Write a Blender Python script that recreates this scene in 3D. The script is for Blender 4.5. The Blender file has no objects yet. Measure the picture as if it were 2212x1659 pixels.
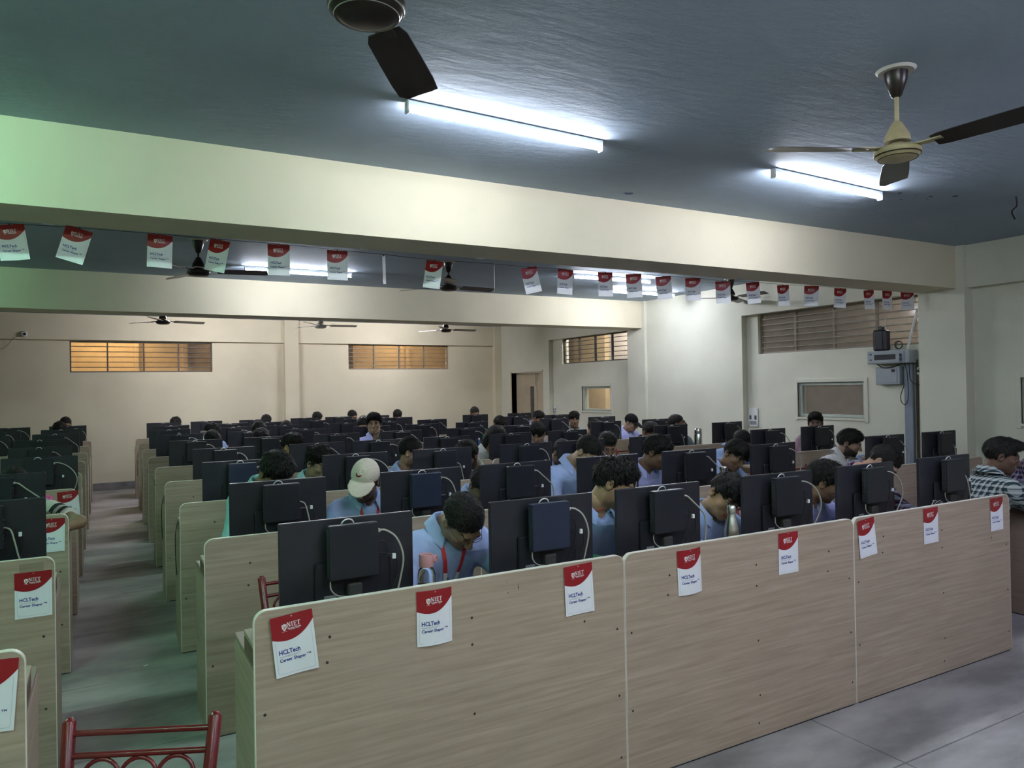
import bpy, math, random
import numpy as np
from mathutils import Vector, Matrix
from mathutils.bvhtree import BVHTree
random.seed(7); RNG = np.random.default_rng(7)
SC = bpy.context.scene
COL = SC.collection
PI = math.pi
R = math.radians

# ------------------------------------------------------------------ camera, world, exposure
F_PX, IMG_W, IMG_H = 1576.8, 2212, 1659
cam_d = bpy.data.cameras.new('camera'); cam = bpy.data.objects.new('camera', cam_d); COL.objects.link(cam)
cam_d.sensor_fit = 'HORIZONTAL'; cam_d.sensor_width = 36.0; cam_d.lens = 36.0 * F_PX / IMG_W
cam_d.clip_start = 0.05; cam_d.clip_end = 100
yaw, pitch, roll = R(29.095), R(0.363), R(-0.993)
f_ = Vector((math.sin(yaw)*math.cos(pitch), math.cos(yaw)*math.cos(pitch), math.sin(pitch)))
r0 = Vector((math.cos(yaw), -math.sin(yaw), 0)); u0 = r0.cross(f_)
r_ = r0*math.cos(roll) + u0*math.sin(roll); u_ = -r0*math.sin(roll) + u0*math.cos(roll)
m = Matrix((r_, u_, -f_)).transposed().to_4x4(); m.translation = (-0.406, -2.478, 1.677)
cam.matrix_world = m
SC.camera = cam
w = bpy.data.worlds.new('world'); SC.world = w; w.use_nodes = True
w.node_tree.nodes['Background'].inputs[0].default_value = (0.55, 0.6, 0.7, 1)
w.node_tree.nodes['Background'].inputs[1].default_value = 0.3
SC.view_settings.view_transform = 'Standard'; SC.view_settings.look = 'None'
SC.view_settings.gamma = 1.0; SC.view_settings.use_curve_mapping = False
SC.view_settings.exposure = 2.2
SC.cycles.max_bounces = 5; SC.cycles.diffuse_bounces = 3; SC.cycles.glossy_bounces = 2
SC.cycles.transmission_bounces = 4; SC.cycles.adaptive_threshold = 0.1; SC.cycles.transparent_max_bounces = 6
SC.cycles.caustics_reflective = False; SC.cycles.caustics_refractive = False
TUBE_W = 37.0            # emission strength of one ceiling tube diffuser
TUBE_WHITE = (0.86, 0.9, 1.0)
TUBE_GREEN = (0.40, 1.0, 0.66)  # made-up tint that casts green over the left ceiling and beams
TUBE_ROSE = (0.96, 0.94, 1.0)
TUBE_LILAC = (0.62, 0.66, 1.0)  # made-up tint that casts blue over the right side of the ceiling

# ------------------------------------------------------------------ materials
MATS = {}
def nodes_of(name):
    mt = bpy.data.materials.new(name); mt.use_nodes = True
    nt = mt.node_tree; b = nt.nodes['Principled BSDF']
    return mt, nt, b
def mat(name, col, rough=0.6, metal=0.0, var=0.0, scale=8.0, bump=0.0, bscale=40.0, stretch=(1,1,1), spec=0.4, coords='Object', detail=4.0, extra=None):
    """Principled surface with noise colour variation and fine relief."""
    if name in MATS: return MATS[name]
    mt, nt, b = nodes_of(name)
    b.inputs['Base Color'].default_value = (*col, 1); b.inputs['Roughness'].default_value = rough
    b.inputs['Metallic'].default_value = metal; b.inputs['Specular IOR Level'].default_value = spec
    N, L = nt.nodes, nt.links
    if var or bump:
        if coords == 'World':
            g = N.new('ShaderNodeNewGeometry'); src = g.outputs['Position']
        else:
            tc = N.new('ShaderNodeTexCoord'); src = tc.outputs[coords]
        mp = N.new('ShaderNodeMapping'); mp.inputs['Scale'].default_value = stretch
        L.new(src, mp.inputs['Vector'])
    if var:
        n = N.new('ShaderNodeTexNoise'); n.inputs['Scale'].default_value = scale; n.inputs['Detail'].default_value = detail
        L.new(mp.outputs[0], n.inputs['Vector'])
        rp = N.new('ShaderNodeValToRGB'); rp.color_ramp.elements[0].position = 0.3; rp.color_ramp.elements[1].position = 0.7
        rp.color_ramp.elements[0].color = (*[max(0, c*(1-var)) for c in col], 1)
        rp.color_ramp.elements[1].color = (*[min(1, c*(1+var)) for c in col], 1)
        L.new(n.outputs['Fac'], rp.inputs[0]); L.new(rp.outputs[0], b.inputs['Base Color'])
    if bump:
        n2 = N.new('ShaderNodeTexNoise'); n2.inputs['Scale'].default_value = bscale; n2.inputs['Detail'].default_value = 5
        L.new(mp.outputs[0], n2.inputs['Vector'])
        bp = N.new('ShaderNodeBump'); bp.inputs['Strength'].default_value = bump; bp.inputs['Distance'].default_value = 0.01
        L.new(n2.outputs['Fac'], bp.inputs['Height']); L.new(bp.outputs[0], b.inputs['Normal'])
    MATS[name] = mt
    return mt
def emit(name, col, strength):
    mt, nt, b = nodes_of(name)
    b.inputs['Base Color'].default_value = (0.9, 0.9, 0.9, 1)
    b.inputs['Emission Color'].default_value = (*col, 1); b.inputs['Emission Strength'].default_value = strength
    MATS[name] = mt; return mt

def wood_mat(name, base, dark):
    mt, nt, b = nodes_of(name); N, L = nt.nodes, nt.links
    g = N.new('ShaderNodeNewGeometry')
    mp = N.new('ShaderNodeMapping'); mp.inputs['Scale'].default_value = (1.1, 1.1, 26); mp.inputs['Rotation'].default_value = (0, R(1.2), 0)
    L.new(g.outputs['Position'], mp.inputs['Vector'])
    n = N.new('ShaderNodeTexNoise'); n.inputs['Scale'].default_value = 2.2; n.inputs['Detail'].default_value = 7; n.inputs['Roughness'].default_value = 0.6
    n.inputs['Distortion'].default_value = 0.5
    L.new(mp.outputs[0], n.inputs['Vector'])
    rp = N.new('ShaderNodeValToRGB'); rp.color_ramp.elements[0].position = 0.28; rp.color_ramp.elements[1].position = 0.72
    rp.color_ramp.elements[0].color = (*dark, 1); rp.color_ramp.elements[1].color = (*base, 1)
    L.new(n.outputs['Fac'], rp.inputs[0])
    n2 = N.new('ShaderNodeTexNoise'); n2.inputs['Scale'].default_value = 1.6; n2.inputs['Detail'].default_value = 3
    L.new(g.outputs['Position'], n2.inputs['Vector'])
    mx = N.new('ShaderNodeMix'); mx.data_type = 'RGBA'; mx.blend_type = 'MULTIPLY'; mx.inputs[0].default_value = 0.35
    rp2 = N.new('ShaderNodeValToRGB'); rp2.color_ramp.elements[0].color = (0.7, 0.68, 0.66, 1); rp2.color_ramp.elements[1].color = (1, 1, 1, 1)
    L.new(n2.outputs['Fac'], rp2.inputs[0])
    L.new(rp.outputs[0], mx.inputs[6]); L.new(rp2.outputs[0], mx.inputs[7]); L.new(mx.outputs[2], b.inputs['Base Color'])
    b.inputs['Roughness'].default_value = 0.5; b.inputs['Specular IOR Level'].default_value = 0.35
    MATS[name] = mt; return mt

WOOD = wood_mat('laminate', (0.50, 0.393, 0.30), (0.34, 0.258, 0.19))
WOOD_DK = wood_mat('laminate_dark', (0.17, 0.105, 0.07), (0.11, 0.065, 0.045))
WOOD_MID = wood_mat('laminate_rosy', (0.33, 0.25, 0.205), (0.27, 0.20, 0.165))
EDGE = mat('edge_band', (0.78, 0.74, 0.64), 0.4, var=0.05)
SCREW = mat('screw_dark', (0.02, 0.018, 0.016), 0.5, var=0.1)
BLACK = mat('black_plastic', (0.020, 0.0205, 0.027), 0.38, var=0.25, scale=6, bump=0.05, bscale=300)
BLACK2 = mat('black_metal', (0.014, 0.0155, 0.022), 0.36, var=0.2, scale=5, bump=0.04, bscale=250)
BLUE_SHEEN = mat('case_blue_sheen', (0.020, 0.027, 0.055), 0.33, var=0.1, scale=5)  # black case with the ceiling's blue reflection put into its colour
SCREEN = mat('screen_glass', (0.02, 0.022, 0.026), 0.15, var=0.05)
GREYCAB = mat('grey_cable', (0.42, 0.40, 0.35), 0.5, var=0.1)
BLKCAB = mat('black_cable', (0.015, 0.015, 0.016), 0.5, var=0.1)
WHITE = mat('white_plastic', (0.8, 0.8, 0.8), 0.4, var=0.03)
PAPER = mat('paper', (0.82, 0.83, 0.86), 0.55, var=0.02)
RED_INK = mat('red_ink', (0.29, 0.010, 0.014), 0.4, var=0.06)
BLUE_INK = mat('blue_ink', (0.03, 0.045, 0.26), 0.5, var=0.05)
GREY_INK = mat('grey_ink', (0.25, 0.25, 0.3), 0.5, var=0.05)
WHITE_INK = mat('white_ink', (0.85, 0.82, 0.82), 0.5, var=0.02)
RED_METAL = mat('red_paint', (0.13, 0.007, 0.009), 0.24, var=0.2, scale=14, bump=0.08, bscale=90, spec=0.6)
WALL = mat('cream_wall', (0.74, 0.675, 0.51), 0.85, var=0.06, scale=1.2, bump=0.12, bscale=60, coords='World', spec=0.2)
WALL_G = mat('cream_wall_side', (0.73, 0.715, 0.60), 0.85, var=0.05, scale=1.4, bump=0.12, bscale=60, coords='World', spec=0.2)
SKIRT = mat('grey_skirting', (0.2, 0.19, 0.19), 0.8, var=0.25, scale=6, coords='World')
STEEL = mat('brushed_steel', (0.62, 0.62, 0.6), 0.25, metal=1.0, var=0.05)
GREY_EQ = mat('grey_equipment', (0.36, 0.39, 0.43), 0.45, var=0.05)
GRILLE = mat('grille_metal', (0.10, 0.095, 0.09), 0.55, var=0.25, scale=20)
GRILLE_L = mat('grille_metal_pale', (0.27, 0.24, 0.2), 0.55, var=0.2, scale=20)
FAN_DK = mat('fan_brown', (0.022, 0.015, 0.012), 0.3, var=0.2)
FAN_CR = mat('fan_cream', (0.42, 0.36, 0.2), 0.4, var=0.12)
FAN_OLD = mat('fan_dusty', (0.15, 0.13, 0.085), 0.5, var=0.2)
FAN_WH = mat('fan_white', (0.55, 0.52, 0.47), 0.45, var=0.1)

def ceiling_mat():
    mt, nt, b = nodes_of('ceiling_paint'); N, L = nt.nodes, nt.links
    g = N.new('ShaderNodeNewGeometry')
    n = N.new('ShaderNodeTexNoise'); n.inputs['Scale'].default_value = 1.1; n.inputs['Detail'].default_value = 6
    L.new(g.outputs['Position'], n.inputs['Vector'])
    rp = N.new('ShaderNodeValToRGB'); rp.color_ramp.elements[0].position = 0.3; rp.color_ramp.elements[1].position = 0.7
    rp.color_ramp.elements[0].color = (0.31, 0.385, 0.47, 1); rp.color_ramp.elements[1].color = (0.37, 0.45, 0.54, 1)
    L.new(n.outputs['Fac'], rp.inputs[0]); L.new(rp.outputs[0], b.inputs['Base Color'])
    mp = N.new('ShaderNodeMapping'); mp.inputs['Scale'].default_value = (1.0, 3.0, 1.0); mp.inputs['Rotation'].default_value = (0, 0, R(-12))
    L.new(g.outputs['Position'], mp.inputs['Vector'])
    n2 = N.new('ShaderNodeTexNoise'); n2.inputs['Scale'].default_value = 4.5; n2.inputs['Detail'].default_value = 9; n2.inputs['Roughness'].default_value = 0.62
    L.new(mp.outputs[0], n2.inputs['Vector'])
    bp = N.new('ShaderNodeBump'); bp.inputs['Strength'].default_value = 0.55; bp.inputs['Distance'].default_value = 0.012
    L.new(n2.outputs['Fac'], bp.inputs['Height']); L.new(bp.outputs[0], b.inputs['Normal'])
    b.inputs['Roughness'].default_value = 0.7; b.inputs['Specular IOR Level'].default_value = 0.25
    return mt
CEIL = ceiling_mat()

def floor_mat():
    mt, nt, b = nodes_of('cement'); N, L = nt.nodes, nt.links
    g = N.new('ShaderNodeNewGeometry')
    mp = N.new('ShaderNodeMapping'); mp.inputs['Scale'].default_value = (0.8, 2.0, 1)
    L.new(g.outputs['Position'], mp.inputs['Vector'])
    n = N.new('ShaderNodeTexNoise'); n.inputs['Scale'].default_value = 1.5; n.inputs['Detail'].default_value = 8; n.inputs['Roughness'].default_value = 0.6
    L.new(mp.outputs[0], n.inputs['Vector'])
    rp = N.new('ShaderNodeValToRGB'); rp.color_ramp.elements[0].position = 0.36; rp.color_ramp.elements[1].position = 0.66
    rp.color_ramp.elements[0].color = (0.225, 0.208, 0.202, 1); rp.color_ramp.elements[1].color = (0.47, 0.44, 0.425, 1)
    L.new(n.outputs['Fac'], rp.inputs[0]); L.new(rp.outputs[0], b.inputs['Base Color'])
    n3 = N.new('ShaderNodeTexNoise'); n3.inputs['Scale'].default_value = 40; n3.inputs['Detail'].default_value = 4
    L.new(g.outputs['Position'], n3.inputs['Vector'])
    bp = N.new('ShaderNodeBump'); bp.inputs['Strength'].default_value = 0.08; bp.inputs['Distance'].default_value = 0.01
    L.new(n3.outputs['Fac'], bp.inputs['Height']); L.new(bp.outputs[0], b.inputs['Normal'])
    b.inputs['Roughness'].default_value = 0.5; b.inputs['Specular IOR Level'].default_value = 0.3
    return mt
CEMENT = floor_mat()

def glass_mat(name, tint, fac, rough=0.08):
    mt = bpy.data.materials.new(name); mt.use_nodes = True; nt = mt.node_tree; N, L = nt.nodes, nt.links
    N.remove(N['Principled BSDF'])
    t = N.new('ShaderNodeBsdfTransparent'); t.inputs[0].default_value = (*tint, 1)
    g = N.new('ShaderNodeBsdfPrincipled'); g.inputs['Base Color'].default_value = (0.35, 0.33, 0.3, 1); g.inputs['Roughness'].default_value = rough
    mx = N.new('ShaderNodeMixShader')
    tc = N.new('ShaderNodeTexCoord'); n = N.new('ShaderNodeTexNoise'); n.inputs['Scale'].default_value = 5; n.inputs['Detail'].default_value = 5
    L.new(tc.outputs['Object'], n.inputs['Vector'])
    mr = N.new('ShaderNodeMapRange'); mr.inputs[3].default_value = fac*0.6; mr.inputs[4].default_value = min(1, fac*1.4)
    L.new(n.outputs['Fac'], mr.inputs[0]); L.new(mr.outputs[0], mx.inputs[0])
    L.new(t.outputs[0], mx.inputs[1]); L.new(g.outputs[0], mx.inputs[2]); L.new(mx.outputs[0], N['Material Output'].inputs[0])
    return mt
def real_glass(name,col,ior):
    mt,nt,b=nodes_of(name); b.inputs['Base Color'].default_value=(*col,1); b.inputs['Roughness'].default_value=.02
    b.inputs['IOR'].default_value=ior; b.inputs['Transmission Weight'].default_value=1.0; return mt
GLASS = glass_mat('dusty_glass', (0.95, 0.93, 0.9), 0.14)
GLASS_D = glass_mat('dim_glass', (0.8, 0.76, 0.72), 0.35)

# ------------------------------------------------------------------ mesh helpers
class MB:
    def __init__(s): s.v = []; s.f = []; s.m = []
    def add(s, verts, faces, mi=0):
        o = len(s.v); s.v.extend([tuple(map(float, q)) for q in verts])
        s.f.extend([tuple(i+o for i in q) for q in faces]); s.m.extend([mi]*len(faces)); return s
    def box(s, a, b, mi=0):
        x0, y0, z0 = a; x1, y1, z1 = b
        return s.add([(x0,y0,z0),(x1,y0,z0),(x1,y1,z0),(x0,y1,z0),(x0,y0,z1),(x1,y0,z1),(x1,y1,z1),(x0,y1,z1)],
              [(0,3,2,1),(4,5,6,7),(0,1,5,4),(1,2,6,5),(2,3,7,6),(3,0,4,7)], mi)
    def bev(s, a, b, r, mi=0):
        """box with chamfered edges (24 vertices)"""
        x0,y0,z0 = a; x1,y1,z1 = b; v = []; idx = {}
        for i in (0,1):
            for j in (0,1):
                for k in (0,1):
                    X=(x0,x1)[i]; Y=(y0,y1)[j]; Z=(z0,z1)[k]; sx=(1,-1)[i]; sy=(1,-1)[j]; sz=(1,-1)[k]
                    idx[i,j,k,'x']=len(v); v.append((X, Y+sy*r, Z+sz*r))
                    idx[i,j,k,'y']=len(v); v.append((X+sx*r, Y, Z+sz*r))
                    idx[i,j,k,'z']=len(v); v.append((X+sx*r, Y+sy*r, Z))
        F=[]
        for i in (0,1):
            q=[idx[i,0,0,'x'],idx[i,1,0,'x'],idx[i,1,1,'x'],idx[i,0,1,'x']]; F.append(tuple(q if i else q[::-1]))
            q=[idx[0,i,0,'y'],idx[1,i,0,'y'],idx[1,i,1,'y'],idx[0,i,1,'y']]; F.append(tuple(q[::-1] if i else q))
            q=[idx[0,0,i,'z'],idx[1,0,i,'z'],idx[1,1,i,'z'],idx[0,1,i,'z']]; F.append(tuple(q if i else q[::-1]))
        for a_ in (0,1):
            for b_ in (0,1):
                F.append((idx[0,a_,b_,'y'],idx[1,a_,b_,'y'],idx[1,a_,b_,'z'],idx[0,a_,b_,'z']))
                F.append((idx[a_,0,b_,'x'],idx[a_,1,b_,'x'],idx[a_,1,b_,'z'],idx[a_,0,b_,'z']))
                F.append((idx[a_,b_,0,'x'],idx[a_,b_,1,'x'],idx[a_,b_,1,'y'],idx[a_,b_,0,'y']))
        for i in (0,1):
            for j in (0,1):
                for k in (0,1): F.append((idx[i,j,k,'x'],idx[i,j,k,'y'],idx[i,j,k,'z']))
        return s.add(v, F, mi)
    def tube(s, pts, r, n=8, mi=0, cap=True):
        pts = [Vector(q) for q in pts]; rr = r if hasattr(r, '__len__') else [r]*len(pts)
        V=[]; up=None
        for i,q in enumerate(pts):
            d=(pts[min(i+1,len(pts)-1)]-pts[max(i-1,0)]).normalized()
            if up is None:
                up = d.orthogonal().normalized()
            else:
                up = (up - d*up.dot(d)); up = up.normalized() if up.length>1e-6 else d.orthogonal().normalized()
            w_=d.cross(up)
            for k in range(n):
                a=2*PI*k/n; V.append(q+(up*math.cos(a)+w_*math.sin(a))*rr[i])
        F=[]
        for i in range(len(pts)-1):
            for k in range(n):
                F.append((i*n+k,i*n+(k+1)%n,(i+1)*n+(k+1)%n,(i+1)*n+k))
        if cap: F.append(tuple(range(n-1,-1,-1))); F.append(tuple((len(pts)-1)*n+k for k in range(n)))
        return s.add(V,F,mi)
    def lathe(s, prof, n=24, c=(0,0,0), mi=0, axis='z'):
        V=[];F=[]
        for (r,z) in prof:
            for k in range(n):
                a=2*PI*k/n; q=(r*math.cos(a), r*math.sin(a), z)
                if axis=='y': q=(q[0],q[2],q[1])
                if axis=='x': q=(q[2],q[0],q[1])
                V.append((c[0]+q[0],c[1]+q[1],c[2]+q[2]))
        for i in range(len(prof)-1):
            for k in range(n): F.append((i*n+k,i*n+(k+1)%n,(i+1)*n+(k+1)%n,(i+1)*n+k))
        F.append(tuple(range(n-1,-1,-1))); F.append(tuple((len(prof)-1)*n+k for k in range(n)))
        return s.add(V,F,mi)
    def prism(s, poly, y0, y1, mi=0):
        """polygon in x,z extruded along y"""
        n=len(poly); V=[(x,y0,z) for x,z in poly]+[(x,y1,z) for x,z in poly]
        F=[tuple(range(n)),tuple(range(2*n-1,n-1,-1))]+[(i,i+n,(i+1)%n+n,(i+1)%n) for i in range(n)]
        return s.add(V,F,mi)
    def torus(s, c, Rr, r, u, v, n=28, k=8, mi=0, a0=0, a1=2*PI):
        c=Vector(c);u=Vector(u).normalized();v=Vector(v).normalized()
        full=abs(a1-a0-2*PI)<1e-6
        pts=[c+(u*math.cos(a0+(a1-a0)*i/n)+v*math.sin(a0+(a1-a0)*i/n))*Rr for i in range(n+1)]
        return s.tube(pts,r,k,mi,cap=not full)
    def mesh(s, name, mats, smooth=False):
        me=bpy.data.meshes.new(name); me.from_pydata(s.v,[],s.f)
        for q in (mats if isinstance(mats,(list,tuple)) else [mats]): me.materials.append(q)
        if any(s.m): me.polygons.foreach_set('material_index', s.m)
        if smooth: smooth_mesh(me)
        me.update(); return me
def smooth_mesh(me, ang=40):
    me.polygons.foreach_set('use_smooth',[True]*len(me.polygons))
    me.set_sharp_from_angle(angle=R(ang))
def put(name, me, parent=None, loc=(0,0,0), rot=(0,0,0), scale=None):
    o=bpy.data.objects.new(name, me); COL.objects.link(o)
    o.parent=parent; o.location=loc; o.rotation_euler=rot
    if scale: o.scale=scale
    return o
def mk(name, mb, mats, parent=None, smooth=False, **k): return put(name, mb.mesh(name, mats, smooth), parent, **k)
def tag(o, label=None, cat=None, group=None, kind=None):
    if label: o['label']=label
    if cat: o['category']=cat
    if group: o['group']=group
    if kind: o['kind']=kind
    return o
def thing(name, label, cat, loc=(0,0,0), rz=0, group=None, kind=None):
    o=put(name, None, None, loc, (0,0,rz)); o.empty_display_size=0.1
    return tag(o,label,cat,group,kind)
def struct(o, label=None): return tag(o, label=label, kind='structure')
def bez(pts, n=14):
    """smooth curve through points (Catmull-Rom)"""
    P=[Vector(q) for q in pts]; P=[P[0]*2-P[1]]+P+[P[-1]*2-P[-2]]; out=[]
    for i in range(1,len(P)-2):
        for k in range(n):
            t=k/n; a,b,c,d=P[i-1],P[i],P[i+1],P[i+2]
            out.append(0.5*((2*b)+(c-a)*t+(2*a-5*b+4*c-d)*t*t+(3*b-a-3*c+d)*t**3))
    out.append(P[-2]); return out
ORD=['first','second','third','fourth','fifth','sixth','seventh','eighth','ninth']

# ------------------------------------------------------------------ the room
S, HP = 1.3553, 0.967            # row spacing, partition height
ZC, ZB = 3.10, 2.655             # ceiling, beam soffit
XL, YN = -4.6, -6.6              # unseen left and near walls
XF, XR, XP = 7.50, 7.60, 7.45    # right wall: flush face, recess face, pillar face
YB, YBF = 12.33, 12.25           # back wall face, beam face over it

fl=mk('floor', MB().box((XL-0.2,YN-0.2,-0.2),(9.4,14.6,-0.012)), CEMENT); struct(fl,'grey cement floor laid in large slabs')
ys=[YN-0.2,-5.6,-4.6,-3.55,-2.5,-1.45,-0.488,0.47,1.43,2.415,3.467,4.55,5.6,6.65,7.7,8.75,9.8,10.85,11.9,14.6]
xs=[XL-0.2,-3.47,-1.43,0.61,2.65,4.69,6.73,9.4]
slabs={}
for i in range(len(xs)-1):
    for j in range(len(ys)-1):
        g=0.0035; mk('slab', MB().bev((xs[i]+g,ys[j]+g,-0.03),(xs[i+1]-g,ys[j+1]-g,0.0),0.002), CEMENT, fl)

ce=mk('ceiling', MB().box((XL-0.2,YN-0.2,ZC),(9.4,14.6,ZC+0.2)), CEIL); struct(ce,'blue grey painted plaster ceiling with rough trowel marks')
def ragged(n, rx, ry):
    return [(math.cos(2*PI*i/n)*rx*random.uniform(0.5,1.2), math.sin(2*PI*i/n)*ry*random.uniform(0.5,1.2)) for i in range(n)]
STAIN=mat('ceiling_stain',(0.02,0.02,0.025),0.8,var=0.2)
STAIN_B=mat('ceiling_stain_blue',(0.09,0.12,0.27),0.8,var=0.2)
for (x,y,rx,ry,mm) in [(4.83,0.885,.028,.016,STAIN),(5.15,0.84,.026,.012,STAIN),(5.2,0.9,.02,.008,STAIN),(5.32,0.75,.03,.02,STAIN),(5.03,1.0,.016,.008,STAIN),(5.0,0.86,.012,.006,STAIN),(2.98,1.78,.05,.045,STAIN_B)]:
    p=ragged(11,rx,ry); n=len(p)
    mk('ceiling_stain', MB().add([(x+a,y+b,ZC-0.0015) for a,b in p],[tuple(range(n))]), mm, ce)

# beams
for nm,y0,y1,lab in (('beam',1.965,2.40,'deep cream ceiling beam carrying the string of signs'),('beam',7.14,7.56,'cream ceiling beam across the middle of the room'),('beam',-3.2,-2.77,'cream ceiling beam behind the camera')):
    struct(mk(nm, MB().box((XL,y0,ZB),(XP,y1,ZC+0.01)), WALL), lab)

# back wall with two high openings
def wall_with_holes(axis, pos, thick, lo, hi, z0, z1, holes):
    """boxes around rectangular holes; holes = (a0,a1,z0,z1) sorted"""
    mb=MB(); cuts=sorted({lo,hi,*[h[0] for h in holes],*[h[1] for h in holes]})
    for a,b in zip(cuts[:-1],cuts[1:]):
        zs=[z0,z1]; hh=sorted([(h[2],h[3]) for h in holes if h[0]<=a+1e-6 and h[1]>=b-1e-6]); z=z0; segs=[]
        for q0,q1 in hh:
            if q0>z: segs.append((z,q0))
            z=q1
        if z<z1: segs.append((z,z1))
        for q0,q1 in segs:
            if axis=='y': mb.box((a,pos,q0),(b,pos+thick,q1))
            else: mb.box((pos,a,q0),(pos+thick,b,q1))
    return mb
WB=[(-0.95,1.36,2.09,2.64),(3.98,6.245,2.13,2.655)]
wb=mk('wall_back', wall_with_holes('y',YB,0.2,XL,XF+0.3,0,ZC,WB), WALL); struct(wb,'cream back wall with two high grilled windows')
mk('wall_beam', MB().box((XL,YBF,ZB),(7.33,YB+0.02,ZC)), WALL, wb)
mk('pillar', MB().box((2.67,YBF-0.06,0),(2.94,YB+0.02,ZC)), WALL, wb)
mk('pillar', MB().box((7.33,YBF-0.05,0),(XF+0.1,YB+0.02,ZC)), WALL, wb)
sk=mk('baseboard_back', MB().bev((XL,YB-0.02,0.0),(7.33,YB+0.01,0.135),0.004), SKIRT); struct(sk,'worn dark grey skirting along the back wall')

# right wall: flush and recessed lengths, pillars, wall beam
holes_r=[(7.72,9.82,2.15,2.66),(8.23,9.145,1.23,1.69),(2.43,4.785,2.10,2.66),(3.16,4.13,1.24,1.69),(0.35,1.43,1.24,1.70),(10.45,11.74,0.0,2.02)]
wr=mk('wall_right', wall_with_holes('x',XR,0.16,YN,YB+0.2,0,ZC,holes_r), WALL_G); struct(wr,'pale cream right wall with recesses, windows and a door')
mk('wall_panel', wall_with_holes('x',XF,0.101,10.17,YBF,0,ZB,[(10.45,11.74,0,2.02)]), WALL_G, wr)
mk('wall_panel', MB().box((XF,4.99,0),(XR+0.001,7.07,ZB)), WALL_G, wr)
mk('wall_beam', MB().box((XF,YN,ZB),(XR+0.001,YBF,ZC)), WALL_G, wr)
mk('pillar', MB().box((XP,7.07,0),(XR+0.001,7.535,ZC)), WALL_G, wr)
mk('pillar', MB().box((XP,1.88,0),(XR+0.001,2.38,ZC)), WALL_G, wr)
struct(mk('wall_left', MB().box((XL-0.2,YN-0.2,0),(XL,YB+0.3,ZC)), WALL),'cream wall out of view beyond the left desks')
struct(mk('wall_front', MB().box((XL,YN-0.2,0),(XR+0.2,YN,ZC)), WALL),'cream wall out of view behind the camera')

# corridors seen through the windows
CORR=mat('corridor_paint',(0.78,0.62,0.40),0.8,var=0.08,scale=1.5,coords='World')
CORR2=mat('corridor_plaster',(0.66,0.60,0.55),0.8,var=0.08,scale=1.5,coords='World')
cb=mk('wall_corridor_back', MB().box((XL,14.2,0),(9.4,14.4,ZC)).box((XL-0.2,YB+0.2,0),(XL,14.4,ZC)).box((7.8,YB+0.2,0),(8.0,14.4,ZC)), CORR); struct(cb,'orange cream corridor wall seen through the high windows')
for x in (0.1,1.0,2.2,4.6,5.9): mk('pilaster', MB().box((x,14.05,0),(x+0.09,14.201,ZC)), CORR, cb)
cr=mk('wall_corridor_right', MB().box((9.2,YN,0),(9.4,YB+0.4,ZC)).box((7.77,YN-0.2,0),(9.4,YN,ZC)).box((7.77,YB+0.2,0),(9.4,YB+0.4,ZC)), CORR2); struct(cr,'grey plaster corridor wall seen through the side windows')
mk('pilaster', MB().box((9.1,3.3,0),(9.201,3.42,ZC)), CORR2, cr)
mk('pilaster', MB().box((9.08,10.4,0),(9.201,11.6,ZC)), CORR, cr)
WARM=emit('corridor_warm_glow',(1.0,0.72,0.38),24.0); COOL=emit('corridor_white_glow',(1.0,0.97,0.92),55.0)
def corridor_lamp(x0,x1,y0,y1,m_,lab):
    t=thing('corridor_lamp',lab,'lamp',((x0+x1)/2,(y0+y1)/2,ZC),group='lamps in the corridors')
    cx,cy=(x0+x1)/2,(y0+y1)/2
    mk('housing', MB().bev((x0-cx,y0-cy,-0.03),(x1-cx,y1-cy,0),0.005), WHITE, t)
    mk('diffuser', MB().bev((x0-cx+.01,y0-cy+.01,-0.06),(x1-cx-.01,y1-cy-.01,-0.03),0.008), m_, t)
corridor_lamp(-0.9,0.3,13.3,13.36,WARM,'warm lamp in the corridor behind the back wall')
corridor_lamp(5.2,6.0,13.3,13.36,WARM,'warm lamp far along the corridor behind the back wall')
corridor_lamp(8.4,8.46,8.4,9.6,COOL,'added white lamp in the corridor beyond the side windows')  # added to brighten what shows through the windows near the door
corridor_lamp(8.4,8.46,2.4,3.0,COOL,'added white lamp in the corridor by the wall equipment')  # added to brighten the long window and the low one beneath

# high grilled windows
def grille_window(name,label,axis,pos,a0,a1,z0,z1,nm,bars,metal,glass):
    w=put(name,None); struct(w,label); w.empty_display_size=.1
    def bx(p,q):
        (a,y,z),(b,y2,z2)=p,q
        return MB().box((a,pos+y,z),(b,pos+y2,z2)) if axis=='y' else MB().box((pos+y,a,z),(pos+y2,b,z2))
    t=0.022
    for p,q in (((a0,.02,z0),(a1,.06,z0+t)),((a0,.02,z1-t),(a1,.06,z1)),((a0,.02,z0+t),(a0+t,.06,z1-t)),((a1-t,.02,z0+t),(a1,.06,z1-t))): mk('frame_bar',bx(p,q),metal,w)
    for i in range(1,nm):
        a=a0+(a1-a0)*i/nm; mk('mullion',bx((a-.012,.02,z0+t),(a+.012,.06,z1-t)),metal,w)
    for i in range(1,bars+1):
        z=z0+(z1-z0)*i/(bars+1); mk('grille_bar',bx((a0+t,.008,z-.006),(a1-t,.02,z+.006)),metal,w)
    for i in range(nm):
        b0=a0+(a1-a0)*i/nm+.012; b1=a0+(a1-a0)*(i+1)/nm-.012
        mk('pane',bx((b0,.045,z0+t),(b1,.05,z1-t)),glass,w)
    return w
grille_window('window_1','wide high window glowing orange on the back wall','y',YB+.03,-0.95,1.36,2.09,2.64,4,5,GRILLE,GLASS)
grille_window('window_2','high window with horizontal bars right of the back pillar','y',YB+.03,3.98,6.245,2.13,2.655,4,5,GRILLE_L,GLASS)
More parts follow.
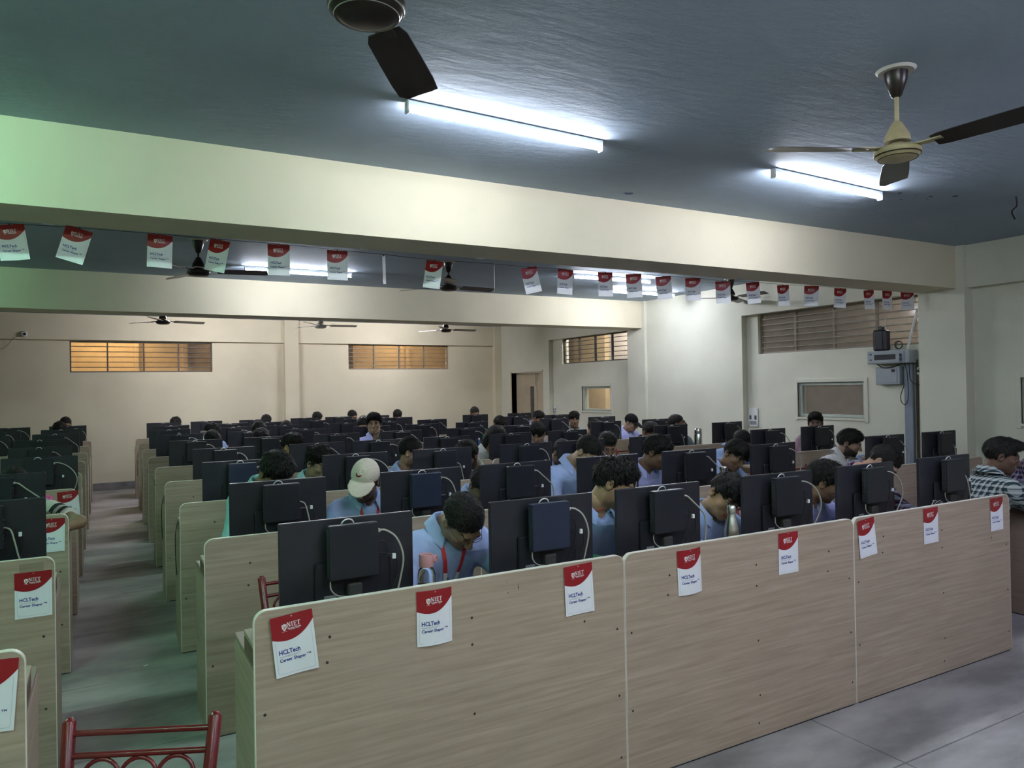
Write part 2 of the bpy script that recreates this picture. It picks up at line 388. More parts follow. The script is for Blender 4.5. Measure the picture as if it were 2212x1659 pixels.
grille_window('window_3','bright high grilled window beside the door','x',XR+.03,7.72,9.82,2.15,2.66,4,5,GRILLE,GLASS)
grille_window('window_4','long dim grilled window above the grey wall equipment','x',XR+.03,2.43,4.785,2.10,2.66,4,6,GRILLE_L,GLASS_D)
FRAME_G=mat('window_frame_pale',(0.5,0.55,0.5),0.5,var=0.08)
def low_window(name,label,a0,a1,z0,z1,glass):
    w=put(name,None); struct(w,label)
    t=.04
    for p,q in (((a0,z0),(a1,z0+t)),((a0,z1-t),(a1,z1)),((a0,z0+t),(a0+t,z1-t)),((a1-t,z0+t),(a1,z1-t))):
        mk('frame_bar',MB().bev((XR+.03,p[0],p[1]),(XR+.09,q[0],q[1]),.004),FRAME_G,w)
    mk('pane',MB().box((XR+.055,a0+t,z0+t),(XR+.06,a1-t,z1-t)),glass,w)
    mk('sill',MB().bev((XR-.015,a0-.02,z0-.03),(XR+.1,a1+.02,z0),.004),WALL_G,w)
    for p,q in (((a0-.05,z0-.05),(a0,z1+.05)),((a0,z1),(a1,z1+.05)),((a1,z0-.05),(a1+.05,z1+.05))):
        mk('plaster_surround',MB().bev((XR-.012,p[0],p[1]),(XR+.02,q[0],q[1]),.003),WALL_G,w)
low_window('window_5','small square window near the door',8.23,9.145,1.23,1.69,GLASS)
low_window('window_6','brown glazed low window behind the man in pink',3.16,4.13,1.24,1.69,GLASS_D)
low_window('window_7','window edge cut by the right side of the picture',0.35,1.43,1.24,1.70,GLASS)
# door
DOORM=mat('door_paint',(0.55,0.46,0.33),0.5,var=0.1,scale=4)
dr=put('door_1',None); struct(dr,'beige double door with a narrow glass slit')
for a,b in ((10.45,10.85),(10.86,11.74)): mk('leaf',MB().bev((XR+.02,a+.005,0.01),(XR+.06,b-.005,2.0),.004),DOORM,dr)
mk('vision_panel',MB().box((XR+.012,10.98,0.95),(XR+.019,11.12,1.72)),GRILLE,dr)
mk('tower_bolt',MB().tube([(XR+.005,10.9,1.75),(XR+.005,10.9,2.0)],.008,8),STEEL,dr)
mk('tower_bolt',MB().tube([(XR+.005,10.8,1.82),(XR+.005,10.8,2.0)],.008,8),STEEL,dr)
for a,b in ((10.41,10.45),(11.74,11.78)): mk('door_frame',MB().box((XF-.008,a,0),(XR+.02,b,2.06)),DOORM,dr)

# ------------------------------------------------------------------ ceiling tubes
TUBE_MATS={}
def tube_light(x,y,label,col=TUBE_WHITE,L=1.21,rz=0.0,k=1.0):
    key=(col,k)
    if key not in TUBE_MATS: TUBE_MATS[key]=emit('tube_glow',col,TUBE_W*k)
    t=thing('tube_light',label,'tube light',(x,y,ZC),rz,group='ceiling tube lights')
    h=L/2
    mk('batten',MB().bev((-h,-.019,-.030),(h,.019,-.002),.003),WHITE,t)
    mk('diffuser',MB().lathe([(.0,-h+.004),(.010,-h+.004),(.0145,-h+.01),(.0145,h-.01),(.010,h-.004),(.0,h-.004)],8,(0,0,-.043),axis='x'),TUBE_MATS[key],t,smooth=True)
    for sx in (-1,1): mk('end_cap',MB().bev((sx*h-.006,-.021,-.066),(sx*h+.006,.021,-.001),.004),WHITE,t)
    mk('ceiling_rose',MB().lathe([(0,-.014),(.03,-.012),(.036,0)],18,(0.06,.045,0)),WHITE,t)
    mk('feed_wire',MB().tube(bez([(0.06,.045,-.01),(0.045,.03,-.03),(0.03,.0,-.034)],6),.0035,6),WHITE,t)
    return t
tube_light(1.505,0.91,'tube light lit on the ceiling above the front row',rz=R(3.0),k=.75)
tube_light(4.06,0.90,'shorter looking tube light beside the cream ceiling fan',rz=R(3.0),k=.75)
tube_light(1.57,6.08,'tube light behind the hanging signs between the two beams')
tube_light(5.31,5.08,'upper of two tube lights seen between hanging signs')
tube_light(6.57,6.03,'lower of two tube lights seen between hanging signs')
tube_light(-2.0,0.92,'added green tinted tube light out of view above the left desks',TUBE_GREEN,k=1.25)  # added lamp, tinted to turn the left ceiling and near beam green
tube_light(-2.9,6.0,'added green tinted tube light out of view left between the beams',TUBE_GREEN,k=.9)  # added lamp for the green cast on the second beam and its bay
tube_light(-1.6,-1.9,'added green tinted tube light out of view overhead to the left',TUBE_GREEN)  # added lamp for the front row, tinted to green the left side
tube_light(1.3,-2.1,'added tube light out of view directly overhead')  # added lamp that brightens the front partition and near ceiling
tube_light(4.0,-2.3,'added lilac tinted tube light out of view overhead to the right',TUBE_LILAC)  # added lamp for the front row, tinted to blue the right ceiling
tube_light(-1.2,-4.2,'tube light out of view behind the camera over the left desks',k=.8)
tube_light(1.5,-4.3,'tube light out of view behind the camera')
tube_light(4.6,-4.3,'added lilac tinted tube light out of view behind the camera toward the right wall',TUBE_LILAC)  # unseen lamp with a lilac tint added to blue the right side
tube_light(1.2,10.2,'tube light hidden behind the far beam over the left half',TUBE_ROSE,k=2.1)
tube_light(4.6,10.4,'tube light hidden behind the far beam over the right half',TUBE_ROSE,k=1.9)

# ------------------------------------------------------------------ ceiling fans
def fan(x,y,label,body,blade,drop=0.40,spin=0.0,scale=1.0,cup=None,style=0):
    t=thing('ceiling_fan',label,'ceiling fan',(x,y,ZC),0,group='ceiling fans')
    cup=cup or body
    mk('ceiling_plate',MB().lathe([(0,-.012),(.075,-.012),(.085,0)],28),FAN_WH,t,smooth=True)
    mk('canopy',MB().lathe([(0,-.125),(.014,-.125),(.022,-.12),(.046,-.05),(.05,-.012),(.05,-.004)],24),cup,t,smooth=True)
    mk('down_rod',MB().tube([(0,0,-.12),(0,0,-drop+.12)],.0095,10),body,t,smooth=True)
    mk('lower_canopy',MB().lathe([(.012,-drop+.15),(.02,-drop+.145),(.052,-drop+.085),(.056,-drop+.055),(.05,-drop+.055),(.0,-drop+.06)],24),body,t,smooth=True)
    mo=mk('motor',MB().lathe([(0,-drop+.05),(.03,-drop+.05),(.05,-drop+.035),(.088,-drop+.028),(.1,-drop+.015),(.1,-drop+.002),(.096,-drop-.003),(.085,-drop-.018),(.06,-drop-.027),(.0,-drop-.03)],36),body,t,smooth=True)
    mk('trim_ring',MB().torus((0,0,-drop-.004),.095,.003,(1,0,0),(0,1,0),36,6),cup,mo)
    mk('trim_ring',MB().torus((0,0,-drop-.019),.083,.002,(1,0,0),(0,1,0),36,6),cup,mo)
    for i in range(3):
        a=spin+i*2*PI/3; c,s_=math.cos(a),math.sin(a)
        mb=MB(); pr=[(.16,.045),(.2,.058),(.35,.064),(.5,.068),(.585,.066),(.605,.04)]
        V=[];F=[]
        for r_0,hw in pr:
            for sgn,zz in ((-1,.010),(0,.0),(1,-.012)):
                for th in (0.0015,-0.0015):
                    lx,ly=r_0*scale,sgn*hw; V.append((lx*c-ly*s_, lx*s_+ly*c, -drop+.02+zz+th))
        n=len(pr)
        for k in range(n-1):
            o=k*6
            for q in (0,2):
                F.append((o+q,o+q+2,o+q+8,o+q+6)); F.append((o+q+1,o+q+7,o+q+9,o+q+3))
            F.append((o,o+6,o+7,o+1)); F.append((o+4,o+5,o+11,o+10))
        F.append((0,1,3,2)); F.append((2,3,5,4)); e=(n-1)*6; F.append((e,e+2,e+3,e+1)); F.append((e+2,e+4,e+5,e+3))
        mb.add(V,F); bl=mk('blade',mb,blade,t,smooth=True)
        arm=MB().add([((q[0])*c-q[1]*s_,(q[0])*s_+q[1]*c,-drop+q[2]) for q in ((.08,-.02,.026),(.08,.02,.026),(.2,.028,.024),(.2,-.028,.024),(.08,-.02,.020),(.08,.02,.020),(.2,.028,.018),(.2,-.028,.018))],[(0,1,2,3),(7,6,5,4),(0,4,5,1),(1,5,6,2),(2,6,7,3),(3,7,4,0)])
        mk('blade_arm',arm,body,bl)
    return t
fan(0.195,-0.66,'dark fan cut by the top edge of the picture',FAN_DK,FAN_DK,.435,R(55),cup=STEEL)
fan(2.763,-0.438,'cream ceiling fan with dark cup canopy',FAN_CR,FAN_DK,.385,R(35),cup=FAN_DK)
fan(0.354,4.793,'dark brown fan behind the signs over the aisle',FAN_DK,FAN_DK,.31,R(-12))
fan(2.931,4.928,'dark fan with exposed winding between the hanging signs',FAN_DK,FAN_DK,.30,R(8))
fan(6.96,4.659,'dark fan close to the right wall behind the signs',FAN_DK,FAN_DK,.27,R(30))
fan(0.356,9.65,'dark fan above the wide orange window',FAN_DK,FAN_DK,.34,R(12))
fan(2.72,9.65,'pale fan in front of the back wall pillar',FAN_WH,FAN_WH,.34,R(-5))
fan(4.99,9.65,'dark fan above the second back window',FAN_DK,FAN_DK,.355,R(0))
# small wiring point at the right edge of the ceiling
wp=mk('ceiling_wire',MB().tube(bez([(5.78,.55,ZC),(5.79,.55,3.03),(5.74,.56,2.98),(5.8,.57,2.93)],8),.006,6),BLKCAB); tag(wp,'loose black wire end hanging from the ceiling near the right wall','wire')

# ------------------------------------------------------------------ desks
def rounded_panel(w,h,r,n=7):
    p=[(0,0.006),(w,0.006)]
    for i in range(n+1): a=PI/2*i/n; p.append((w-r+r*math.cos(a),h-r+r*math.sin(a)))
    for i in range(n+1): a=PI/2+PI/2*i/n; p.append((r+r*math.cos(a),h-r+r*math.sin(a)))
    return p
PANEL_W=1.494
def panel_meshes(w):
    d={}
    poly=rounded_panel(w,HP,.04)
    d['front_panel']=MB().prism(poly,0.0,.018).mesh('front_panel',WOOD)
    eb=MB(); o=poly[1:]+[poly[0]]; V=[];F=[]
    cx,cz=w/2,HP/2
    inn=poly[1:]+poly[:1]; k=len(inn)
    for (x,z) in inn:
        sx=1 if x>cx else -1; n_=Vector((0,0))
        if z>HP-.04-1e-6:
            ccx=w-.04 if x>cx else .04; n_=Vector((x-ccx,z-(HP-.04))); n_=n_.normalized()
            if abs(x-cx)<w/2-.04: n_=Vector((0,1))
        else: n_=Vector((sx,0))
        for dd,yy in ((.0016,-.0008),(.0016,.0188),(-.0012,-.0008),(-.0012,.0188)): V.append((x+n_.x*dd,yy,z+n_.y*dd))
    for i in range(k-1):
        a,b=i*4,(i+1)*4
        F+=[(a,b,b+1,a+1),(a+2,b+2,b,a),(a+1,b+1,b+3,a+3)]
    d['edge_band']=eb.add(V,F).mesh('edge_band',EDGE)
    d['desktop']=MB().bev((0.002,.018,.762),(w-.002,.43,.782),.0015).mesh('desktop',[WOOD_MID])
    d['monitor_shelf']=MB().bev((0.002,.018,.835),(w-.002,.215,.853),.0015).mesh('monitor_shelf',[WOOD])
    d['side_panel']=MB().bev((0,.018,.006),(.018,.425,.762),.001).mesh('side_panel',WOOD)
    d['shelf_support']=MB().box((0,.03,.782),(.018,.2,.835)).mesh('shelf_support',WOOD_DK)
    d['modesty_panel']=MB().box((.018,.36,.45),(w-.018,.376,.762)).mesh('modesty_panel',WOOD)
    d['foot']=MB().box((0.02,.0,0),(w-.02,.018,.006)).mesh('foot',BLACK)
    return d
PM=panel_meshes(PANEL_W)
SCREW_ME=MB().lathe([(0,-.0012),(.0045,-.001),(.0052,.0)],8,axis='y').mesh('screw',SCREW)
def desk(x,y,label,group,screws=(),ends=(True,True)):
    t=thing('computer_desk',label,'desk',(x,y,0),0,group)
    for n in ('front_panel','edge_band','desktop','monitor_shelf','modesty_panel','foot'): put(n,PM[n],t)
    put('side_panel',PM['side_panel'],t); put('side_panel',PM['side_panel'],t,(PANEL_W-.018,0,0))
    for xx in (0.0,.74,PANEL_W-.02): put('shelf_support',PM['shelf_support'],t,(xx,0,0))
    for (sx,sz) in screws: put('screw',SCREW_ME,t,(sx,-.0005,sz))
    return t
SCR=[(.03,.30),(.03,.63),(.245,.845),(.235,.76),(.78,.82),(.78,.72),(.785,.46),(.79,.2),(1.30,.82),(1.29,.72),(1.455,.66),(1.46,.38),(1.465,.12),(.78,.07)]
SCR2=[(.21,.83),(.2,.72),(.03,.35),(.78,.8),(.785,.5),(1.3,.8),(1.44,.55)]
BL=['left block','middle block','wall block']
for k in range(9):
    for c in range(3):
        desk(c*1.5+.003,k*S,f'pale laminate computer desk, {ORD[k]} row from the front, {ORD[c]} from the aisle','desks of the middle block',SCR if k==0 else (SCR2 if k<4 and c==0 else (SCR2[3:] if k<3 else ())))
    desk(-.6116-1.497,k*S,f'pale laminate desk left of the aisle, {ORD[k]} row from the front','desks left of the aisle',[(1.45,.62),(1.455,.3),(1.08,.71),(1.07,.83),(1.3,.5)] if k<5 else ())
    if 1<=k<=7: desk(5.25,k*S,f'pale laminate desk along the right wall, {ORD[k]} row from the front','desks along the right wall',SCR2[3:5] if k<3 else ())
# scratch marks on the front partition
for (x,z,h_,wd) in ((.985,.905,.028,.0022),(.94,.89,.008,.002),(.935,.935,.012,.001)):
    sc=mk('scratch',MB().add([(x-wd,-.0008,z),(x,-.0008,z-h_/2),(x+wd*.8,-.0008,z),(x,-.0008,z+h_/2)],[(0,1,2,3)]),SCREW,None)
    sc.parent=[o for o in COL.objects if o.name=='computer_desk'][0]; sc.location=(-.003,0,0)

# ------------------------------------------------------------------ monitors with small computers on their backs
MW,MH=.506,.305
def monitor_meshes():
    d={}
    d['display']=[MB().bev((-MW/2,0,.05),(MW/2,.022,.05+MH),.003).mesh('display',BLACK)]
    d['display_screen']=[MB().box((-MW/2+.006,.0222,.062),(MW/2-.006,.0232,.05+MH-.006)).mesh('screen',SCREEN)]
    d['back_bulge']=[MB().bev((-.13,-.016,.055),(.155,.001,.20),.006).mesh('back_cover',BLACK2)]
    d['mount_bracket']=[MB().bev((-.05,-.032,.17),(.05,-.012,.30),.003).mesh('mount_bracket',BLACK2)]
    for nm,mt in (('a',BLACK2),('b',BLUE_SHEEN)):
        d.setdefault('case',[]).append(MB().bev((-.0925,-.068,.142),(.0925,-.032,.340),.003).mesh('computer_case',mt))
    d['case_lid']=[MB().bev((-.0905,-.0695,.146),(.0905,-.0675,.336),.0008).mesh('case_lid',BLACK2),MB().bev((-.0905,-.0695,.146),(.0905,-.0675,.336),.0008).mesh('case_lid',BLUE_SHEEN)]
    v=MB()
    for i in range(22):
        for j in range(3): v.box((-.0932,-.061+j*.009,.155+i*.008),(-.0925,-.056+j*.009,.159+i*.008))
    d['vent_grille']=[v.mesh('vent_grille',mat('vent_holes',(0.09,0.09,0.085),.5,var=.2))]
    d['neck']=[MB().bev((-.02,-.05,.008),(.035,-.012,.12),.006).mesh('stand_neck',mat('stand_grey',(0.045,0.043,0.042),.5,var=.15))]
    d['base']=[MB().bev((-.11,-.085,.0),(.11,.075,.008),.003).mesh('stand_base',BLACK)]
    d['carry_loop']=[MB().torus((-.012,-.024,.333),.0235,.0027,(1,0,0),(0,-.35,1),16,8,a0=-.1,a1=PI+.1).mesh('cable_loop',WHITE)]
    cabs=[[(.093,-.05,.305),(.125,-.055,.303),(.165,-.06,.27),(.19,-.06,.2),(.182,-.05,.12),(.165,-.04,.04),(.16,-.03,.0)],
          [(.093,-.05,.305),(.12,-.055,.30),(.16,-.06,.265),(.20,-.06,.23),(.235,-.05,.19),(.245,-.04,.1),(.235,-.03,.0)],
          [(.093,-.05,.31),(.13,-.055,.308),(.18,-.06,.285),(.225,-.06,.24),(.25,-.055,.18),(.24,-.045,.12),(.21,-.03,.05),(.19,-.03,.0)],
          [(.093,-.05,.24),(.12,-.055,.225),(.135,-.06,.17),(.15,-.06,.1),(.17,-.05,.05),(.18,-.04,.0)]]
    d['network_cable']=[MB().tube(bez(c,6),.0038,7).mesh('network_cable',GREYCAB) for c in cabs]
    for q in d['network_cable']: smooth_mesh(q)
    d['plug']=[MB().bev((.091,-.057,.298),(.104,-.043,.312),.002).mesh('plug',GREYCAB)]
    b1=MB().tube(bez([(.093,-.05,.265),(.118,-.052,.262),(.13,-.054,.23),(.12,-.05,.15),(.08,-.045,.06),(.05,-.04,.0)],6),.0022,6)
    b2=MB().tube(bez([(.093,-.048,.22),(.13,-.05,.215),(.165,-.052,.195),(.17,-.05,.14),(.14,-.05,.07),(.11,-.04,.0)],6),.0027,6)
    b3=MB().tube(bez([(-.085,-.05,.142),(-.083,-.05,.11),(-.06,-.05,.085),(-.02,-.05,.075),(.0,-.05,.06)],6),.0027,6)
    d['power_cable']=[b1.mesh('power_cable',BLKCAB),b2.mesh('power_cable',BLKCAB),b3.mesh('power_cable',GREYCAB)]
    d['cable_tag']=[MB().bev((.149,-.058,.193),(.162,-.046,.212),.001).mesh('cable_tag',WHITE)]
    d['rating_label']=[MB().box((-.1,-.0172,.062),(-.055,-.0162,.08)).mesh('rating_label',mat('label_grey',(0.2,0.2,0.21),.5,var=.3,scale=60))]
    pt=MB()
    for z in (.165,.185,.2,.226,.25,.27): pt.box((.0923,-.058,z),(.094,-.042,z+.008))
    d['ports']=[pt.mesh('port_panel',mat('port_metal',(0.2,0.2,0.2),.4,var=.3,scale=90))]
    return d
MM=monitor_meshes()
def monitor(x,k,label,group,near,var=0,navy=False,yaw=0.0,nolow=False):  # navy picks the case coloured with the reflected ceiling blue
    t=thing('desktop_monitor',label,'monitor',(x,k*S+.2,.853),yaw,group)
    di=put('display',MM['display'][0],t); put('screen',MM['display_screen'][0],di)
    put('back_cover',MM['back_bulge'][0],t); put('mount_bracket',MM['mount_bracket'][0],t)
    cu=put('computer_case',MM['case'][1 if navy else 0],t); put('case_lid',MM['case_lid'][1 if navy else 0],cu)
    put('stand_neck',MM['neck'][0],t); put('stand_base',MM['base'][0],t); put('cable_loop',MM['carry_loop'][0],t)
    nc=put('network_cable',MM['network_cable'][var%4],t)
    if var%4!=3: put('plug',MM['plug'][0],nc)
    if near:
        put('vent_grille',MM['vent_grille'][0],cu); put('port_panel',MM['ports'][0],cu)
        for q in MM['power_cable']: put('power_cable',q,t)
        put('cable_tag',MM['cable_tag'][0],t); put('rating_label',MM['rating_label'][0],t)
    return t
MIDX=[[.378,1.227,1.873,2.679,3.402,4.173],
 [.40,1.22,1.862,2.583,3.32,4.193],[.416,1.236,1.95,2.724,3.294,4.085],[.486,1.289,1.87,2.59,3.323,4.046],
 [.395,1.12,1.853,2.611,3.447,4.23],[.35,1.145,1.826,2.70,3.424,4.19],[.34,1.15,1.85,2.75,3.43,4.145],
 [.453,1.3,1.858,2.65,3.35,4.083],[.43,1.1,1.886,2.768,3.4,4.135]]
WALLX=[None,[5.606,6.416],[5.665,6.44],[5.526,6.456],[5.566,6.462],[5.588,6.488],[5.687,6.5],[5.58,6.52]]
LEFTX=[None,[-.91,-1.66],[-.995,-1.7],[-.86,-1.62],[-.945,-1.68],[-1.03,-1.72],[-.96,-1.7],[-.957,-1.7],[-.937,-1.69]]
for k,row in enumerate(MIDX):
    for i,x in enumerate(row):
        near=k<=3
        monitor(x,k,f'black monitor {ORD[i]} from the aisle in the {ORD[k]} row of the middle block','monitors of the middle block',near,var=(0 if (k,i)==(0,0) else (1,2,0,3,1,0,2)[(k*3+i*2)%7]),navy=(k,i) in ((0,1),(1,1),(2,0)),yaw=R(random.uniform(-2,2)+(-4 if i==5 and k==0 else 0)))
for k,row in enumerate(WALLX):
    for i,x in enumerate(row or []):
        monitor(x,k,f'black monitor by the right wall, {ORD[i]} from the side aisle in the {ORD[k]} row','monitors along the right wall',k<=3,var=(k+i*2)%4,yaw=R(random.uniform(-2,1)-1))
for k,row in enumerate(LEFTX):
    for i,x in enumerate(row or []):
        monitor(x,k,f'black monitor left of the aisle, {"nearer to" if i==0 else "farther from"} the aisle in the {ORD[k]} row','monitors left of the aisle',k<=4,var=(2 if k in (3,8) else (k*2+1+i)%4),yaw=R(random.uniform(-2,2)))

# ------------------------------------------------------------------ printed signs
SW_,SH_=.138,.2
def text2d(body,size,x,v,bold=0.0,width=None,shear=0.0):
    """lettering as flat triangles: list of (u,v) in sign metres, v down from the top; baseline at v"""
    c=bpy.data.curves.new('t','FONT'); c.body=body; c.size=size; c.offset=bold; c.resolution_u=2; c.shear=shear
    o=bpy.data.objects.new('t',c); me=bpy.data.meshes.new_from_object(o)
    P=[(q.co.x,q.co.y) for q in me.vertices]; Fa=[tuple(p.vertices) for p in me.polygons]
    bpy.data.objects.remove(o); bpy.data.curves.remove(c); bpy.data.meshes.remove(me)
    if width:
        mx=max(p[0] for p in P); mn=min(p[0] for p in P); k=width/(mx-mn)
        P=[((p[0]-mn)*k,p[1]) for p in P]
    return [(x+p[0],v-p[1]) for p in P],Fa
def quads2d(qs):
    P=[];Fa=[]
    for q in qs:
        o=len(P); P+=q; Fa.append(tuple(range(o,o+len(q))))
    return P,Fa
def serif(letter):
    b=lambda x0,y0,x1,y1:[(x0,y0),(x1,y0),(x1,y1),(x0,y1)]
    if letter=='N': return [b(.1,0,.2,1),b(0,.93,.28,1),b(0,0,.3,.07),b(.72,0,.82,1),b(.6,.93,.92,1),[(.08,1),(.3,1),(.82,0),(.62,0)]],.98
    if letter=='I': return [b(.12,0,.3,1),b(0,.93,.42,1),b(0,0,.42,.07)],.5
    if letter=='E': return [b(.1,0,.28,1),b(0,.92,.7,1),b(0,0,.72,.08),b(.2,.46,.55,.55),b(.62,.75,.7,1),b(.64,0,.72,.26),b(.49,.36,.55,.64)],.8
    return [b(.3,0,.5,1),b(0,.91,.8,1),b(.18,0,.62,.07),b(0,.74,.07,1),b(.73,.74,.8,1)],.8
def sign_art():
    W_,H_=SW_,SH_; art={}
    red_c=np.polyfit([0,.3,.5,.75,1],[.365,.42,.413,.33,.155],3)
    hv=lambda u:float(np.polyval(red_c,u))*H_
    n=14; P=[];Fa=[]
    for i in range(n+1):
        u=i/n
        for j in range(5): P.append((u*W_,hv(u)*j/4))
    for i in range(n):
        for j in range(4): a=i*5+j; Fa.append((a,a+5,a+6,a+1))
    art['red_header']=(P,Fa,RED_INK,.0005)
    P=[];Fa=[]
    for i in range(9):
        for j in range(13): P.append((i/8*W_,j/12*H_))
    for i in range(8):
        for j in range(12): a=i*13+j; Fa.append((a,a+13,a+14,a+1))
    art['paper']=(P,Fa,PAPER,0.0)
    # border line
    qs=[];x0,x1,z0,z1,r,t=.066*W_,.934*W_,.36*H_,.955*H_,.008,.0005
    path=[(x0,.42*H_)]+[(x0,.6*H_),(x0,z1-r)]+[(x0+r-r*math.cos(a),z1-r+r*math.sin(a)) for a in np.linspace(0,PI/2,5)]+[(W_/2,z1)]+[(x1-r+r*math.sin(a),z1-r+r*math.cos(a)) for a in np.linspace(0,PI/2,5)]+[(x1,.6*H_),(x1,.26*H_)]
    for a,b in zip(path[:-1],path[1:]):
        d=Vector((b[0]-a[0],b[1]-a[1])); 
        if d.length<1e-7: continue
        d.normalize(); nn=Vector((-d.y,d.x))*t/2
        qs.append([(a[0]+nn.x,a[1]+nn.y),(b[0]+nn.x,b[1]+nn.y),(b[0]-nn.x,b[1]-nn.y),(a[0]-nn.x,a[1]-nn.y)])
    art['border_line']=(*quads2d(qs),GREY_INK,.0004)
    P1,F1=text2d('HCLTech',.021,.125*W_,.635*H_,.0006,.5*W_)
    P2,F2=text2d('Career Shaper',.0148,.125*W_,.757*H_,.0004,.62*W_)
    P3,F3=text2d('TM',.0075,.76*W_,.725*H_,.0002,.1*W_)
    P=[*P1,*P2,*P3]; Fa=F1+[tuple(i+len(P1) for i in f) for f in F2]+[tuple(i+len(P1)+len(P2) for i in f) for f in F3]
    art['blue_lettering']=(P,Fa,BLUE_INK,.0006)
    P,Fa=text2d('Supercharging Progress\u2122',.0068,.13*W_,.682*H_,0,.48*W_); art['grey_tagline']=(P,Fa,GREY_INK,.0006)
    qs=[];x=.375*W_;h=.0155;base=.207*H_
    for ch in 'NIET':
        g,adv=serif(ch)
        for q in g: qs.append([(x+a*h*.86,base-b*h) for a,b in q])
        x+=adv*h*.86+.0009
    Pn,Fn=quads2d(qs); Pg,Fg=text2d('Greater Noida',.0074,.385*W_,.243*H_,.00022,.315*W_)
    Pq,Fq=quads2d([[(.42*W_,.2525*H_),(.66*W_,.2525*H_),(.66*W_,.2575*H_),(.42*W_,.2575*H_)]])
    P=Pn+Pg+Pq; Fa=Fn+[tuple(i+len(Pn) for i in f) for f in Fg]+[tuple(i+len(Pn)+len(Pg) for i in f) for f in Fq]
    art['white_lettering']=(P,Fa,WHITE_INK,.001)
    cx,cz,sw,sh=.31*W_,.195*H_,.0078,.0115
    shield=[(-1,-.85),(-.55,-.7),(0,-1),(.55,-.7),(1,-.85),(1,.1),(.75,.6),(0,1.1),(-.75,.6),(-1,.1)]
    P=[(cx+a*sw,cz+b*sh) for a,b in shield]; Fa=[tuple(range(10))]
    P2,F2=quads2d([[(.25*W_,.266*H_),(.37*W_,.266*H_),(.37*W_,.270*H_),(.25*W_,.270*H_)]])
    art['shield_emblem']=(P+P2,Fa+[tuple(i+10 for i in f) for f in F2],WHITE_INK,.001)
    st=[[(-.45,.5),(.6,-.45),(.7,-.3),(-.3,.7)],[(-.6,-.35),(.1,-.5),(.1,-.38),(-.6,-.2)],[(-.6,-.05),(-.1,-.15),(-.1,-.02),(-.6,.1)],[(.2,.15),(.7,.05),(.6,.2),(.2,.32)],[(.1,.45),(.5,.4),(.4,.52),(.1,.58)]]
    art['shield_stroke']=(*quads2d([[(cx+a*sw,cz+b*sh) for a,b in q] for q in st]),RED_INK,.0014)
    P=[(.5*W_+.002*math.cos(a),.035*H_+.002*math.sin(a)) for a in np.linspace(0,2*PI,9)[:-1]]
    art['pin_hole']=(P,[tuple(range(8))],WHITE_INK,.001)
    return art
ART=sign_art()
def bend_fn(kind,amp):
    if kind=='cyl': return lambda u,v:-amp*math.sin(PI*u/SW_)
    if kind=='curl': return lambda u,v:-amp*max(0,(u/SW_-.35))**2*(.25+1.0*(v/SH_))-amp*.25*(1-u/SW_)
    if kind=='wave': return lambda u,v:-amp*(.5+.5*math.sin(2.2*u/SW_*PI+1))*(.3+v/SH_)
    return lambda u,v:0.0
SIGN_ME={}
def sign_meshes(key):
    if key in SIGN_ME: return SIGN_ME[key]
    kind,amp=key; fn=bend_fn(kind,amp); out={}
    for nm,(P,Fa,mt,off) in ART.items():
        mb=MB(); V=[(u-SW_/2,fn(u,v)-off,-v) for u,v in P]
        if nm=='paper':
            k=len(V); V2=[(a,b+.0003,c) for a,b,c in V]; mb.add(V,Fa); mb.add(V2,[f[::-1] for f in Fa])
            ring=[i*13 for i in range(9)]+[8*13+j for j in range(1,13)]+[i*13+12 for i in range(7,-1,-1)]+[j for j in range(11,0,-1)]
            mb.f+= [(ring[i],ring[(i+1)%len(ring)],ring[(i+1)%len(ring)]+k,ring[i]+k) for i in range(len(ring))]; mb.m+=[0]*len(ring)
        else: mb.add(V,Fa)
        out[nm]=mb.mesh(nm,mt)
        if nm in ('paper','red_header'): smooth_mesh(out[nm],60)
    SIGN_ME[key]=out; return out
def sign(loc,label,group,key=('flat',0),rz=0.0,tilt=0.0,name='printed_sign',lean=0.0):
    t=thing(name,label,'sign',loc,0,group); t.rotation_euler=(lean,-tilt,rz)
    me=sign_meshes(key)
    em=None
    for nm in ('paper','red_header','border_line','blue_lettering','grey_tagline','white_lettering','shield_emblem','pin_hole'):
        o=put(nm,me[nm],t)
        if nm=='shield_emblem': put('shield_stroke',me['shield_stroke'],o)
    return t
FS=[(.119,.947,5.5,('curl',.022)),(.631,.951,0,('cyl',.010)),(1.262,.957,2,('curl',.012)),(1.858,.948,2,('cyl',.012)),(2.503,.951,0,('flat',0)),(3.094,.956,6,('curl',.010)),(3.674,.960,1,('flat',0)),(4.352,.958,1,('flat',0))]
for i,(x,z,tl,key) in enumerate(FS):
    lab=['curled sign at the aisle end of the front partition','sign with lifted edge below the pink capped bottle','sign left of the first partition joint','curved sign right of the first partition joint','flat sign below the steel bottle and fourth monitor','tilted sign right of the second partition joint','flat sign left of the last sign on the front partition','sign at the far right end of the front partition'][i]
    sign((x,-.003,z),'red and white printed '+lab,'signs along the front partition',key,tilt=R(tl))
for (x,k,z,tl,key,lab) in ((-.694,1,.911,0,('flat',0),'sign taped on the second left desk partition'),(-.700,2,.945,-1,('curl',.008),'sign on the third left desk partition below the sleeve'),(-.672,3,.952,4,('cyl',.008),'sign behind the bent elbow on the fourth left partition'),(-.697,0,.952,-4,('curl',.010),'sign cut by the left picture edge on the nearest left partition')):
    sign((x,k*S-.003,z),'red and white printed '+lab,'signs on the left desks',key,tilt=R(tl))
tp=mk('tape_strip',MB().bev((-.045,-.0006,-.02),(.045,-.0001,.022),.0002),glass_mat('clear_tape',(0.97,0.97,0.95),.08,.3),None,loc=(-.70,S-.0006,.925)); tag(tp,'clear tape above the sign on the second left partition','tape')
